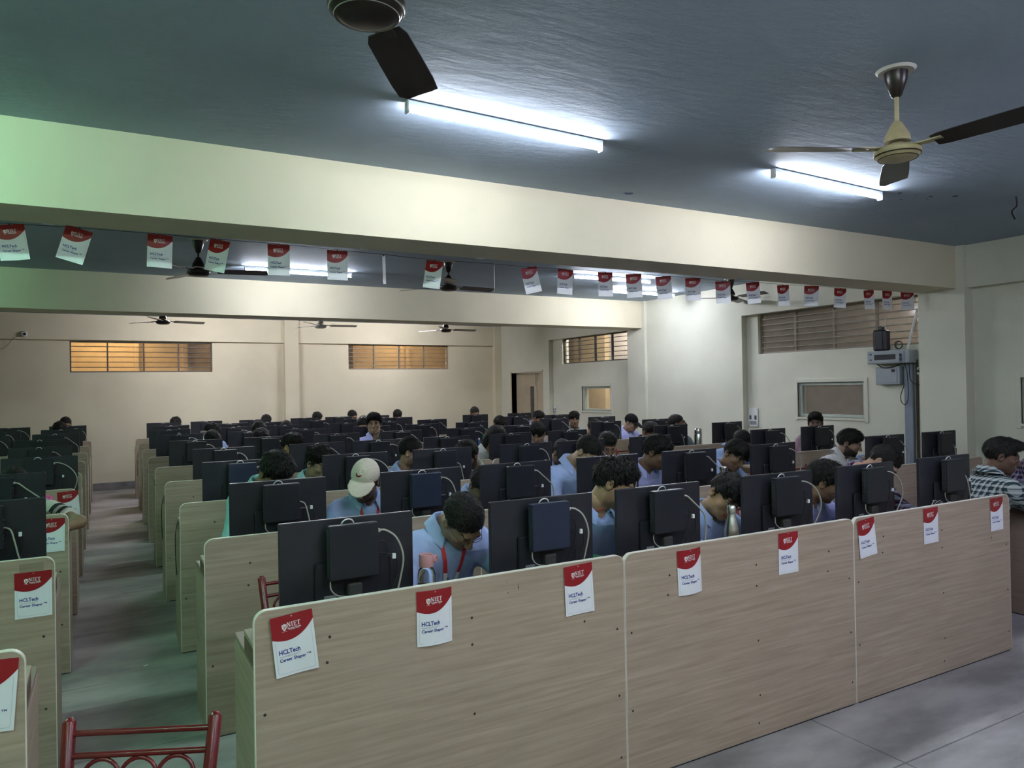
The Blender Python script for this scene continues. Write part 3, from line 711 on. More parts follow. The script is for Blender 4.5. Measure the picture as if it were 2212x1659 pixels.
# string of signs under the near beam
BX=[(-.865,2.644,8,0,'wave'),(-.527,2.652,-16,0,'flat'),(-.106,2.652,-2,0,'cyl'),(.236,2.649,-13,-38,'flat'),(.593,2.649,0,-6,'cyl'),(.981,2.640,0,-4,'flat'),(1.309,2.633,-8,-118,'cyl'),(1.698,2.621,-10,-50,'flat'),(2.185,2.627,-10,64,'flat'),(2.487,2.623,13,-8,'flat'),(2.832,2.630,-3,-5,'cyl'),(3.225,2.633,1,-6,'flat'),(3.521,2.636,3,-20,'cyl'),(3.846,2.636,5,-22,'flat'),(4.189,2.640,1,-24,'cyl'),(4.555,2.631,1,-28,'flat'),(4.937,2.644,5,-18,'cyl'),(5.352,2.640,3,-10,'flat'),(5.766,2.654,-3,-40,'cyl'),(6.204,2.653,-3,-18,'flat'),(6.66,2.657,4,-10,'flat'),(6.975,2.663,0,-8,'cyl'),(7.33,2.672,1,-34,'flat')]
YS=2.425
st=mk('bunting_string',MB().tube([(XL,YS,2.652)]+[(x,YS,z+.001) for x,z,*_ in BX]+[(XP,YS,2.675)],.0016,6),BLKCAB); tag(st,'thin black string carrying the signs under the near beam','string')
for i,(x,z,tl,rz,kd) in enumerate(BX):
    n=len(BX)
    if i==0: lab='printed sign on the string cut by the left picture edge'
    elif i==6: lab='printed sign on the string turned edge on, seventh from the left'
    elif i==8: lab='sign on the string seen as a thin white edge left of the tilted one'
    elif i==n-1: lab='printed sign on the string nearest the right wall'
    else: lab=f'printed sign hanging on the string, {["first","second","third","fourth","fifth","sixth","seventh","eighth","ninth","tenth","eleventh","twelfth","thirteenth","fourteenth","fifteenth","sixteenth","seventeenth","eighteenth","nineteenth","twentieth","twenty-first","twenty-second"][i]} from the left'
    sg=sign((x,YS,z-.004),lab,'signs on the string',(kd,.007 if kd!='flat' else 0),rz=R(rz),tilt=R(tl),name='hanging_sign')
    mk('string_clip',MB().bev((-.004,-.004,-.008),(.004,.004,.006),.001),BLKCAB,sg)
for x in (-.68,1.16,2.05,3.0,4.4,6.0):
    tag(mk('tape_strip',MB().bev((-.03,-.02,-.003),(.03,.02,-.001),.0005),WHITE,None,loc=(x,2.39,ZB)),'white tape holding the string on the beam '+{-.68:'beside the first signs',1.16:'near the sixth sign',2.05:'before the thin edge sign',3.0:'near the eleventh sign',4.4:'near the fifteenth sign',6.0:'near the twentieth sign'}[x],'tape','tape strips under the near beam')

# ------------------------------------------------------------------ wall equipment beside the right pillar
t=thing('wall_amplifier','grey wall mounted equipment box with dark display slot','equipment box',(XR,2.745,1.89))
mk('case',MB().bev((-.16,-.26,0),(0,.258,.15),.006),GREY_EQ,t)
mk('front_plate',MB().bev((-.168,-.2,.012),(-.158,.25,.138),.003),GREY_EQ,t)
mk('display_slot',MB().box((-.171,-.10,.045),(-.167,.16,.105)),BLACK,t)
for y,z in ((-.16,.1),(-.16,.06),(-.16,.025),(.205,.11),(.205,.045)): mk('label_mark',MB().box((-.1705,y-.014,z-.008),(-.1675,y+.014,z+.010)),mat('mark_grey',(0.07,0.08,0.09),.5,var=.4,scale=80),t)
for y,z in ((-.165,.085),(-.165,.045)): mk('knob',MB().lathe([(.012,0),(.012,.012),(0,.013)],12,(-.182,y,z),axis='x'),BLACK,t)
t=thing('wifi_router','black upright wireless unit with thin aerial','router',(XR-.09,2.862,2.042))
mk('body',MB().bev((-.05,-.085,0),(.05,.085,.245),.018),BLACK,t); mk('top_handle',MB().bev((-.025,-.025,.24),(.025,.03,.29),.01),BLACK,t)
mk('front_ridge',MB().bev((-.062,-.045,.01),(-.045,.045,.235),.008),BLACK2,t)
mk('aerial',MB().tube([(-.03,-.07,.2),(-.03,-.075,.46)],[.004,.0025],8),WHITE,t)
t=thing('distribution_box','pale grey electrical distribution box on the wall','electrical box',(XR,2.80,1.65))
mk('body',MB().bev((-.09,-.148,0),(0,.148,.205),.004),GREY_EQ,t); mk('cover_plate',MB().bev((-.096,-.12,.02),(-.088,.125,.185),.002),GREY_EQ,t); mk('switch_window',MB().box((-.0965,-.1,.14),(-.0955,-.055,.175)),BLACK,t)
t=thing('cable_trunking','tall blue grey steel trunking strip running down the wall','trunking',(XR,2.575,0))
mk('channel',MB().bev((-.05,-.048,0),(0,.05,1.89),.004),mat('trunking_grey',(0.25,0.28,0.35),.45,var=.06),t)
cd=MB(); 
for i in range(118): cd.lathe([(.017,0),(.017,.007),(.013,.0085),(.013,.0158)],8,(-.02,-.085,.05+i*.0159))
tag(mk('flexible_conduit',cd,mat('conduit_brown',(0.06,0.045,0.035),.5,var=.2),None,loc=(XR,2.575,0)),'brown ribbed conduit beside the grey trunking','conduit')
t=thing('wall_socket','white wall socket with black plug beside the pillar','socket',(XR,2.44,1.755)); mk('plate',MB().bev((-.03,-.045,0),(0,.05,.085),.004),WHITE,t); mk('plug',MB().bev((-.06,-.03,.025),(-.028,.03,.055),.006),BLACK,t)
mk('socket_hole',MB().box((-.0315,-.02,.062),(-.0295,.02,.075)),BLACK,t)
tag(mk('conduit_pipe',MB().tube([(XR-.03,2.585,2.05),(XR-.03,2.46,2.50)],.014,10),WHITE),'white pipe leaning across the long grilled window','pipe')
tag(mk('cable_coil',MB().torus((XR-.09,2.655,2.10),.045,.005,(0,1,0),(0,0,1),20,6).torus((XR-.085,2.65,2.097),.04,.005,(0,1,0),(0,0,1),20,6),BLKCAB),'small coil of black cable on the equipment box','cable')
tag(mk('hanging_cable',MB().tube(bez([(XR-.13,2.9,1.89),(XR-.12,2.83,1.845),(XR-.1,2.73,1.85),(XR-.07,2.62,1.89)],8),.005,6),BLKCAB),'black cable sagging below the equipment box','cable')
tag(mk('looped_cable',MB().tube(bez([(XR-.07,2.6,1.89),(XR-.07,2.57,1.75),(XR-.07,2.565,1.5),(XR-.07,2.6,1.42),(XR-.07,2.645,1.45),(XR-.06,2.66,1.52),(XR-.05,2.63,1.62),(XR-.04,2.62,1.68)],8),.0045,6),BLKCAB),'black cable looping down over the trunking','cable')
tag(mk('side_cable',MB().tube(bez([(XR-.065,2.55,1.88),(XR-.06,2.545,1.72),(XR-.05,2.51,1.66),(XR-.03,2.45,1.64),(XR-.03,2.385,1.64)],8),.004,6),BLKCAB),'black cable running from the box to the pillar','cable')
def switchboard(y0,y1,z0,z1,x,label):
    t=thing('switch_panel',label,'switch panel',(x,(y0+y1)/2,z0)); w=(y1-y0)/2; h=z1-z0
    mk('plate',MB().bev((-.02,-w,0),(0,w,h),.003),WHITE,t)
    for i in range(6): mk('switch',MB().bev((-.027,-w*.75+i*w*.26,h*.12),(-.019,-w*.75+i*w*.26+w*.18,h*.30),.002),GREY_EQ,t)
    for s_ in (-1,1): mk('socket',MB().bev((-.025,s_*w*.55-w*.22,h*.38),(-.019,s_*w*.55+w*.22,h*.60),.002),mat('mark_grey',(.1,.1,.1)),t)
    for a in (-1,1):
        for b in (.05,.95): mk('screw',MB().lathe([(.006,-.003),(0,-.004)],8,(-.02,a*w*.88,h*b),axis='x'),SCREW,t)
switchboard(4.805,5.0-.03,1.081,1.345,XR,'white switch panel between the far row and the pink shirt')
switchboard(10.05,10.15,1.167,1.325,XR,'small white switch panel beside the door recess')
t=thing('cctv_camera','small white dome camera on the back wall','camera',(-1.596,YBF,2.74)); mk('dome',MB().lathe([(0,-.075),(.03,-.07),(.045,-.05),(.05,-.02),(.05,0)],18,axis='y'),WHITE,t,smooth=True); mk('lens',MB().lathe([(0,-.086),(.02,-.084),(.024,-.072)],14,(.01,0,-.005),axis='y'),BLACK,t)
tag(mk('camera_wire',MB().tube(bez([(-1.62,YBF-.008,2.71),(-1.75,YBF-.008,2.66),(-1.9,YB-.01,2.5),(-2.2,YB-.01,2.48)],8),.004,6),mat('old_wire',(0.3,0.27,0.24),.6,var=.1)),'old wire trailing from the dome camera down the wall','wire')

# ------------------------------------------------------------------ bottles and cups
CLEAR=real_glass('clear_glass',(0.97,0.985,0.985),1.45); PINK=mat('pink_plastic',(0.5,0.24,0.26),.45,var=.04); WATER=real_glass('water',(0.92,0.96,1.0),1.33)
t=thing('water_bottle','clear glass bottle with pink cap on the front desk','bottle',(.655,.125,.853))
mk('glass_body',MB().lathe([(0,0),(.03,0),(.034,.006),(.034,.12),(.030,.138),(.022,.148),(.022,.158)],28),CLEAR,t,smooth=True)
mk('water',MB().lathe([(0,.004),(.03,.004),(.031,.01),(.031,.085),(0,.085)],24),WATER,t,smooth=True)
cp=mk('cap',MB().lathe([(.027,.152),(.028,.156),(.028,.195),(.026,.198),(.022,.196),(.020,.190),(0,.189)],28),PINK,t,smooth=True)
mk('carry_strap',MB().tube(bez([(.026,-.012,.185),(.038,-.006,.188),(.044,.0,.176),(.036,.0,.166),(.028,-.01,.17)],6),.005,8),PINK,cp)
mk('strap_button',MB().lathe([(.009,-.006),(0,-.008)],12,(.024,-.016,.182),axis='y'),PINK,cp)
def cola(x,y,z,h,label,r=.034):
    t=thing('steel_bottle',label,'bottle',(x,y,z))
    k=h/.245
    mk('body',MB().lathe([(0,0),(r*.95,0),(r,.008*k),(r,.10*k),(r*.92,.135*k),(r*.68,.172*k),(r*.53,.195*k),(r*.5,.202*k)],28),STEEL,t,smooth=True)
    mk('lid',MB().lathe([(r*.58,.203*k),(r*.6,.207*k),(r*.58,.235*k),(r*.46,.244*k),(0,.245*k)],24),STEEL,t,smooth=True)
cola(2.262,.13,.853,.235,'steel bottle on the front desk before the man resting his head',.036)
cola(6.03,7*S+.1,.853,.33,'tall steel bottle far back near the door beside dark hair',.042)
t=thing('steel_bottle','steel bottle with ringed lid beside the man looking down','bottle',(3.59,1.5,.853)); mk('body',MB().lathe([(0,0),(.034,0),(.036,.006),(.036,.15),(.031,.175),(.026,.182)],24),mat('pale_bottle',(0.45,0.46,0.46),.4,var=.06),t,smooth=True); mk('lid',MB().lathe([(.028,.182),(.03,.186),(.03,.215),(.027,.218),(0,.218)],24),STEEL,t,smooth=True)
t=thing('thermos_flask','brushed steel thermos flask on the partition shelf','flask',(5.86,4.165,.853)); mk('body',MB().lathe([(0,0),(.043,0),(.046,.006),(.046,.235),(.044,.24)],28),STEEL,t,smooth=True); mk('cup_lid',MB().lathe([(.043,.243),(.045,.246),(.044,.29),(.034,.308),(0,.309)],28),STEEL,t,smooth=True)
t=thing('water_bottle','teal plastic bottle beside the long haired woman','bottle',(3.70,5.62,.853)); mk('body',MB().lathe([(0,0),(.036,0),(.038,.005),(.037,.20),(.038,.205)],22),mat('teal_plastic',(0.02,0.28,0.27),.4,var=.05),t,smooth=True); mk('lid',MB().lathe([(.039,.206),(.039,.25),(.0,.255)],22),mat('teal_plastic',(.02,.28,.27)),t,smooth=True)
t=thing('water_bottle','narrow blue bottle next to the teal bottle','bottle',(3.62,5.62,.853)); mk('body',MB().lathe([(0,0),(.02,0),(.022,.005),(.022,.18),(.012,.2)],16),mat('blue_plastic',(0.06,0.14,0.32),.4,var=.05),t,smooth=True); mk('lid',MB().lathe([(.013,.2),(.013,.22),(0,.222)],14),WHITE,t,smooth=True)
t=thing('steel_cup','shiny steel flask top among the far left monitors','flask',(.62,7.05,.853)); mk('body',MB().lathe([(0,0),(.038,0),(.04,.005),(.04,.31),(.036,.32)],20),STEEL,t,smooth=True); mk('lid',MB().lathe([(.037,.322),(.038,.37),(.03,.378),(0,.38)],20),STEEL,t,smooth=True)

# ------------------------------------------------------------------ red tubular chairs
def chair_meshes():
    d={}; SB=.44; 
    for s_ in (-1,1):
        d[f'post{s_}']=MB().tube([(s_*.165,.19,0.0),(s_*.168,.185,SB),(s_*.160,.195,.5),(s_*.178,.285,.86),(s_*.1785,.287,.872)],[.0135,.0135,.015,.0165,.008],12).mesh('back_post',RED_METAL)
        d[f'leg{s_}']=MB().tube([(s_*.18,-.2,0),(s_*.175,-.19,SB)],.0125,10).mesh('leg',RED_METAL)
    def bar(z,y): 
        f=(z-.5)/.36; xx=.160+.018*f; return xx,.195+.09*f
    for nm,z in (('r1',.835),('r2',.785),('r3',.62)):
        xx,yy=bar(z,0); d[nm]=MB().tube([(-xx,yy,z),(xx,yy,z)],.008,8).mesh('back_rail',RED_METAL)
    for i in (-1,0,1):
        z=.733; xx,yy=bar(z,0); d[f'c{i}']=MB().torus((i*.09,yy,z),.044,.0055,(1,0,0),(0,.24,.97),24,8).mesh('ring',RED_METAL)
    d['seat']=MB().bev((-.19,-.21,SB),(.19,.19,SB+.035),.012).mesh('seat',mat('seat_vinyl',(.05,.012,.012),.5,var=.1))
    d['frame']=MB().tube([(-.18,-.19,SB-.01),(.18,-.19,SB-.01),(.17,.185,SB-.01),(-.17,.185,SB-.01),(-.18,-.19,SB-.01)],.01,8).mesh('seat_frame',RED_METAL)
    d['st']=MB().tube([(-.178,-.195,.15),(-.167,.187,.15)],.007,8).mesh('stretcher',RED_METAL)
    for k_,q in d.items():
        if k_!='seat': smooth_mesh(q,60)
    return d
CM=chair_meshes()
def chair(x,y,label,rz=0.0,group='red metal chairs'):
    t=thing('metal_chair',label,'chair',(x,y,0),rz,group)
    for k_ in CM:
        if k_=='st':
            put('stretcher',CM['st'],t); put('stretcher',CM['st'],t,(.345,0,0))
        else: put(CM[k_].name.split('.')[0],CM[k_],t)
    return t
chair(-.455,-.665,'red metal chair with rings in its back, nearest the camera',R(-25))
chair(.375,.60,'empty red metal chair behind the nearest monitor',R(3))
chair(-.95,.62,'red metal chair at the left picture edge behind the nearest left desk',R(8))
# teacher's side table at the right picture edge
t=thing('side_table','brown side table at the right picture edge','table',(5.28,-.25,0))
mk('side_panel',MB().bev((0,0,.006),(.02,1.2,.72),.002),WOOD_MID,t); mk('tabletop',MB().bev((-.02,-.02,.72),(1.3,1.22,.765),.004),WOOD_DK,t); mk('side_panel',MB().bev((1.26,0,.006),(1.28,1.2,.72),.002),WOOD_MID,t); mk('back_board',MB().box((.02,.0,.2),(1.26,.018,.72)),WOOD_MID,t); mk('foot',MB().box((.0,.0,0),(.02,1.2,.006)),BLACK,t)
tag(mk('paper_sheet',MB().bev((-.1,-.14,0),(.11,.15,.004),.001),PAPER,None,loc=(5.45,.33,.765),rot=(0,0,R(-8))),'white answer sheet on the brown side table','paper')
kb=thing('keyboard','black keyboard on the brown side table','keyboard',(5.42,.02,.765),R(80)); mk('body',MB().bev((-.2,-.065,0),(.2,.065,.018),.004),BLACK,kb)
kk=MB()
for i in range(14):
    for j in range(5): kk.bev((-.19+i*.0272,-.055+j*.0225,.018),(-.19+i*.0272+.023,-.055+j*.0225+.019,.024),.002)
mk('key_block',kk,BLACK2,kb)

# ------------------------------------------------------------------ people
def sd_ell(P,c,r):
    q=(P-np.asarray(c))/np.asarray(r); k0=np.sqrt((q**2).sum(-1)); k1=np.sqrt(((q/np.asarray(r))**2).sum(-1))+1e-9
    return k0*(k0-1)/k1
def sd_cone(P,a,b,ra,rb):
    a=np.asarray(a,float); b=np.asarray(b,float); ba=b-a; t=np.clip(((P-a)@ba)/(ba@ba+1e-12),0,1)
    return np.sqrt(((P-a-t[...,None]*ba)**2).sum(-1))-(ra+(rb-ra)*t)
def smin(a,b,k):
    h=np.clip(.5+.5*(b-a)/k,0,1); return b+(a-b)*h-k*h*(1-h)
def smax(a,b,k): return -smin(-a,-b,k)
def grid(lo,hi,h):
    ax=[np.arange(l,u+h,h) for l,u in zip(lo,hi)]
    return ax,np.stack(np.meshgrid(*ax,indexing='ij'),-1)
def surface_net(ax,V):
    """naive surface nets: vertices and quads of the zero level"""
    nx,ny,nz=V.shape; s=V<0
    cnt=np.zeros((nx-1,ny-1,nz-1)); acc=np.zeros((nx-1,ny-1,nz-1,3))
    G=[a for a in ax]
    def corner(A,i,j,k): return A[i:nx-1+i,j:ny-1+j,k:nz-1+k]
    X=np.broadcast_to(G[0][:,None,None],V.shape); Y=np.broadcast_to(G[1][None,:,None],V.shape); Z=np.broadcast_to(G[2][None,None,:],V.shape)
    cs=[(0,0,0),(1,0,0),(0,1,0),(1,1,0),(0,0,1),(1,0,1),(0,1,1),(1,1,1)]
    for a,b in ((0,1),(2,3),(4,5),(6,7),(0,2),(1,3),(4,6),(5,7),(0,4),(1,5),(2,6),(3,7)):
        va,vb=corner(V,*cs[a]),corner(V,*cs[b]); m_=(va<0)!=(vb<0)
        t=np.where(m_,va/(va-vb+1e-20),0)
        for d,A in enumerate((X,Y,Z)):
            pa,pb=corner(A,*cs[a]),corner(A,*cs[b]); acc[...,d]+=np.where(m_,pa+(pb-pa)*t,0)
        cnt+=m_
    act=cnt>0; idx=-np.ones(act.shape,int); idx[act]=np.arange(act.sum())
    verts=acc[act]/cnt[act][:,None]; Q=[]
    for d in range(3):
        sl0=[slice(None)]*3; sl1=[slice(None)]*3; sl0[d]=slice(0,-1); sl1[d]=slice(1,None)
        a,b=s[tuple(sl0)],s[tuple(sl1)]; e,g=[(1,2),(2,0),(0,1)][d]
        I=np.argwhere(a!=b); 
        ok=(I[:,e]>0)&(I[:,g]>0)&(I[:,e]<V.shape[e]-1)&(I[:,g]<V.shape[g]-1); I=I[ok]
        if not len(I): continue
        de=np.zeros(3,int); de[e]=1; dg=np.zeros(3,int); dg[g]=1
        q=np.stack([idx[tuple((I-de-dg).T)],idx[tuple((I-dg).T)],idx[tuple(I.T)],idx[tuple((I-de).T)]],1)
        fl_=~a[tuple(I.T)]; q[fl_]=q[fl_][:,::-1]; Q.append(q)
    return verts,np.concatenate(Q)
def np_mesh(name,v,q,mats,cols=None):
    me=bpy.data.meshes.new(name); me.from_pydata(v.tolist() if hasattr(v,'tolist') else v,[],q.tolist() if hasattr(q,'tolist') else q)
    for m_ in (mats if isinstance(mats,(list,tuple)) else [mats]): me.materials.append(m_)
    me.polygons.foreach_set('use_smooth',[True]*len(me.polygons))
    if cols is not None:
        at=me.color_attributes.new('Col','FLOAT_COLOR','POINT'); c4=np.ones((len(v),4)); c4[:,:3]=cols; at.data.foreach_set('color',c4.ravel())
    me.update(); return me
def skin_mat():
    mt,nt,b=nodes_of('skin'); N,L=nt.nodes,nt.links
    a=N.new('ShaderNodeAttribute'); a.attribute_name='Col'; L.new(a.outputs['Color'],b.inputs['Base Color'])
    b.inputs['Roughness'].default_value=.5; b.inputs['Specular IOR Level'].default_value=.35
    tc=N.new('ShaderNodeTexCoord'); n=N.new('ShaderNodeTexNoise'); n.inputs['Scale'].default_value=180; L.new(tc.outputs['Object'],n.inputs['Vector'])
    bp=N.new('ShaderNodeBump'); bp.inputs['Strength'].default_value=.05; bp.inputs['Distance'].default_value=.003; L.new(n.outputs['Fac'],bp.inputs['Height']); L.new(bp.outputs[0],b.inputs['Normal'])
    return mt
SKIN=skin_mat()
def hair_mat():
    mt,nt,b=nodes_of('black_hair'); N,L=nt.nodes,nt.links
    tc=N.new('ShaderNodeTexCoord'); mp=N.new('ShaderNodeMapping'); mp.inputs['Scale'].default_value=(260,35,60); L.new(tc.outputs['Object'],mp.inputs['Vector'])
    n=N.new('ShaderNodeTexNoise'); n.inputs['Scale'].default_value=1; n.inputs['Detail'].default_value=4; n.inputs['Distortion'].default_value=1.5; L.new(mp.outputs[0],n.inputs['Vector'])
    rp=N.new('ShaderNodeValToRGB'); rp.color_ramp.elements[0].color=(.003,.003,.003,1); rp.color_ramp.elements[1].color=(.018,.015,.013,1); L.new(n.outputs['Fac'],rp.inputs[0]); L.new(rp.outputs[0],b.inputs['Base Color'])
    bp=N.new('ShaderNodeBump'); bp.inputs['Strength'].default_value=.9; bp.inputs['Distance'].default_value=.006; L.new(n.outputs['Fac'],bp.inputs['Height']); L.new(bp.outputs[0],b.inputs['Normal'])
    b.inputs['Roughness'].default_value=.48; b.inputs['Specular IOR Level'].default_value=.3
    return mt
HAIR=hair_mat()
def plaid(name,base,light,dark,s=42):
    mt,nt,b=nodes_of(name); N,L=nt.nodes,nt.links
    tc=N.new('ShaderNodeTexCoord'); sp=N.new('ShaderNodeSeparateXYZ'); L.new(tc.outputs['Object'],sp.inputs[0])
    def stripes(sock,k,ph,lo):
        a=N.new('ShaderNodeMath'); a.operation='MULTIPLY_ADD'; a.inputs[1].default_value=k; a.inputs[2].default_value=ph; L.new(sock,a.inputs[0])
        c=N.new('ShaderNodeMath'); c.operation='SINE'; L.new(a.outputs[0],c.inputs[0])
        d=N.new('ShaderNodeMath'); d.operation='GREATER_THAN'; d.inputs[1].default_value=lo; L.new(c.outputs[0],d.inputs[0]); return d.outputs[0]
    add=N.new('ShaderNodeMath'); add.operation='ADD'; L.new(sp.outputs[0],add.inputs[0]); L.new(sp.outputs[1],add.inputs[1])
    v1=stripes(add.outputs[0],s*2,0,.35); h1=stripes(sp.outputs[2],s*2,1,.35); v2=stripes(add.outputs[0],s*2,2.4,.93); h2=stripes(sp.outputs[2],s*2,3.4,.93)
    prev=None
    def mixc(fac,amt,col,cur):
        mx=N.new('ShaderNodeMix'); mx.data_type='RGBA'; ml=N.new('ShaderNodeMath'); ml.operation='MULTIPLY'; ml.inputs[1].default_value=amt; L.new(fac,ml.inputs[0]); L.new(ml.outputs[0],mx.inputs[0])
        if cur is None: mx.inputs[6].default_value=(*base,1)
        else: L.new(cur,mx.inputs[6])
        mx.inputs[7].default_value=(*col,1); return mx.outputs[2]
    c=mixc(v1,.6,light,None); c=mixc(h1,.6,light,c); c=mixc(v2,.8,dark,c); c=mixc(h2,.8,dark,c)
    L.new(c,b.inputs['Base Color']); b.inputs['Roughness'].default_value=.85; b.inputs['Specular IOR Level'].default_value=.1; return mt
def cloth(name,c): return mat('cloth_'+name,c,.85,var=.07,scale=9,bump=.75,bscale=17,spec=.12)
SHIRT={'blue':cloth('blue',(.34,.45,.72)),'pale':cloth('pale_blue',(.34,.43,.68)),'aqua':cloth('aqua',(.33,.60,.62)),'lav':cloth('lavender',(.42,.45,.76)),
 'white':cloth('white',(.72,.70,.70)),'green':cloth('pale_green',(.50,.60,.47)),'pink':cloth('dusty_pink',(.33,.22,.27)),'grey':cloth('grey_green',(.17,.22,.23)),'dark':cloth('dark',(.03,.03,.035)),
 'check':plaid('plaid_green',(.03,.055,.06),(.52,.55,.53),(.02,.03,.05),82),'navy':plaid('plaid_navy',(.012,.016,.05),(.33,.34,.46),(.15,.03,.05),75),'jersey':cloth('jersey',(.78,.74,.66))}
TROUSER=cloth('trousers',(.02,.022,.03)); CAP_CREAM=mat('cap_cream',(.64,.57,.47),.9,var=.06,scale=10,bump=.06,bscale=120,spec=.1); CAP_BLACK=mat('cap_black',(.012,.012,.013),.9,var=.1,bump=.2,spec=.1)
METAL_RIM=mat('spectacle_rim',(.12,.1,.08),.3,metal=.6,var=.1); LANYARD_RED=mat('lanyard_red',(.55,.03,.03),.6,var=.05); LANYARD_WHITE=mat('lanyard_white',(.75,.75,.74),.6,var=.03)

def head_sdf(P):
    d=sd_ell(P,(0,.014,.032),(.0745,.095,.083))
    d=smin(d,sd_ell(P,(0,-.030,-.028),(.060,.066,.082)),.03)
    d=smin(d,sd_ell(P,(0,-.040,-.078),(.046,.048,.038)),.03)
    d=smin(d,sd_ell(P,(0,-.078,-.099),(.019,.015,.014)),.02)
    for s_ in (-1,1):
        d=smin(d,sd_ell(P,(s_*.043,-.062,-.024),(.022,.022,.02)),.022)
        d=smin(d,sd_ell(P,(s_*.055,.0,-.066),(.014,.03,.03)),.03)
    d=smin(d,sd_cone(P,(-.034,-.086,.024),(.034,-.086,.024),.011,.011),.018)
    for s_ in (-1,1): d=smax(d,-sd_ell(P,(s_*.031,-.108,.004),(.019,.020,.013)),.012)
    for s_ in (-1,1): d=np.minimum(d,sd_ell(P,(s_*.031,-.0785,.003),(.0125,.0125,.0125)))
    for s_ in (-1,1): d=smin(d,sd_cone(P,(s_*.019,-.090,.012),(s_*.043,-.083,.010),.0045,.0045),.006)
    d=smin(d,sd_cone(P,(0,-.096,.012),(0,-.117,-.030),.0075,.0115),.012)
    for s_ in (-1,1): d=smin(d,sd_ell(P,(s_*.012,-.106,-.035),(.009,.011,.008)),.008)
    d=smin(d,sd_cone(P,(-.019,-.090,-.0605),(.019,-.090,-.0605),.0065,.0065),.008)
    d=smin(d,sd_cone(P,(-.015,-.089,-.0705),(.015,-.089,-.0705),.0075,.0075),.008)
    for s_ in (-1,1):
        e=sd_ell(P,(s_*.080,.014,-.008),(.009,.020,.031)); e=smax(e,-sd_ell(P,(s_*.088,.010,-.004),(.007,.011,.018)),.005); d=smin(d,e,.008)
    d=smin(d,sd_cone(P,(0,.022,-.05),(0,.036,-.15),.056,.056),.03)
    return d
ax_,P_=grid((-.11,-.15,-.165),(.11,.135,.135),.0052)
HEAD_V,HEAD_Q=surface_net(ax_,head_sdf(P_))
def head_colors(skin,beard=0.0,smile=False,moust=0.0):
    v=HEAD_V; n=len(v); c=np.tile(np.array(skin),(n,1)); x=np.abs(v[:,0]); y=v[:,1]; z=v[:,2]
    def blend(mask,col,a): c[mask]=c[mask]*(1-a)+np.array(col)*a
    front=y<-.05
    if beard: 
        zz=-.045+.02*np.clip((y+.05)/.05,-1,1); blend((z<zz)&(z>-.125)&(y<.01)&~((x<.022)&(z>-.077)&(z<-.053)&front),(.012,.010,.009),beard)
    if moust or beard: blend((x<.028)&(z<-.043)&(z>-.056)&front,(.012,.01,.009),max(moust,beard*.9))
    lip=[q*f for q,f in zip(skin,(.95,.62,.6))]
    blend((x<.023)&(z<-.056)&(z>-.076)&(y<-.085),lip,.75)
    if smile: blend((x<.017)&(z<-.063)&(z>-.069)&(y<-.08),(.75,.72,.68),1)
    blend((x>.014)&(x<.05)&(np.abs(z-(.027-.10*np.clip(x-.035,0,1)))<.0045)&(y<-.06),(.01,.008,.007),.9)
    ex=np.sqrt((x-.031)**2+(z-.003)**2)
    blend((ex<.012)&(np.abs(z-.003)<.0055)&front&(y<-.078),(.6,.57,.53),.9); blend((ex<.0055)&front&(y<-.08),(.012,.008,.006),1)
    blend((np.abs(z-.0095)<.003)&(ex<.016)&front,(.02,.015,.012),.7)
    return c
def hnoise(P,f,a): return a*(np.sin(P[...,0]*f+1.3*np.sin(P[...,1]*f*.7))*np.sin(P[...,1]*f*.9+P[...,2]*f*.6)+.6*np.sin(P[...,0]*f*2.1+P[...,2]*f*1.7)*np.sin(P[...,1]*f*1.9))
def hair_sdf(P,style):
    d=sd_ell(P,(0,.018,.038),(.083,.103,.090))
    if style in('messy','curly','fringe'): d=smin(d,sd_ell(P,(0,-.01,.085),(.078,.085,.055)),.03)
    if style=='quiff': d=smin(d,sd_ell(P,(0,-.045,.095),(.07,.085,.036)),.03)
    if style=='spiky': d=smin(d,sd_ell(P,(0,.0,.10),(.07,.08,.045)),.02)
    if style=='long': d=smin(d,sd_ell(P,(0,.01,.05),(.09,.105,.095)),.03)
    hl=.614*P[...,1]+.789*P[...,2]+.002
    if style in('long',): hl=np.maximum(hl,np.minimum(P[...,1]-.005,P[...,2]+.16)); 
    if style=='fringe': hl=np.maximum(hl,np.minimum(P[...,2]-.032+.25*np.abs(P[...,0]),P[...,1]+.13))
    d=smax(d,-hl,.01)
    if style=='long': d=smin(d,smax(sd_cone(P,(0,.055,.0),(0,.075,-.2),.078,.06),-(P[...,1]-.01),.02),.03)
    if style=='fringe':
        for q in ((-.03,-.098,.05),(.02,-.1,.045),(.045,-.085,.035)): d=smin(d,sd_cone(P,(q[0]*.6,-.07,.095),q,.026,.012),.012)
    if style=='quiff':
        for q in ((-.03,-.125,.10),(.015,-.13,.095),(.04,-.12,.098)): d=smin(d,sd_cone(P,(q[0],-.06,.095),q,.03,.013),.012)
    if style=='spiky':
        for i in range(9):
            a=i*2.4; rr=.012+.005*i; d=smin(d,sd_cone(P,(rr*math.cos(a),rr*math.sin(a),.12),(rr*1.4*math.cos(a),rr*1.4*math.sin(a)-.005,.148),.02,.006),.014)
    f,a={'short':(110,.0025),'messy':(85,.0035),'curly':(120,.005),'fringe':(95,.0028),'quiff':(90,.003),'spiky':(110,.003),'long':(60,.003)}[style]
    return d+hnoise(P,f,a)
HAIRM={}
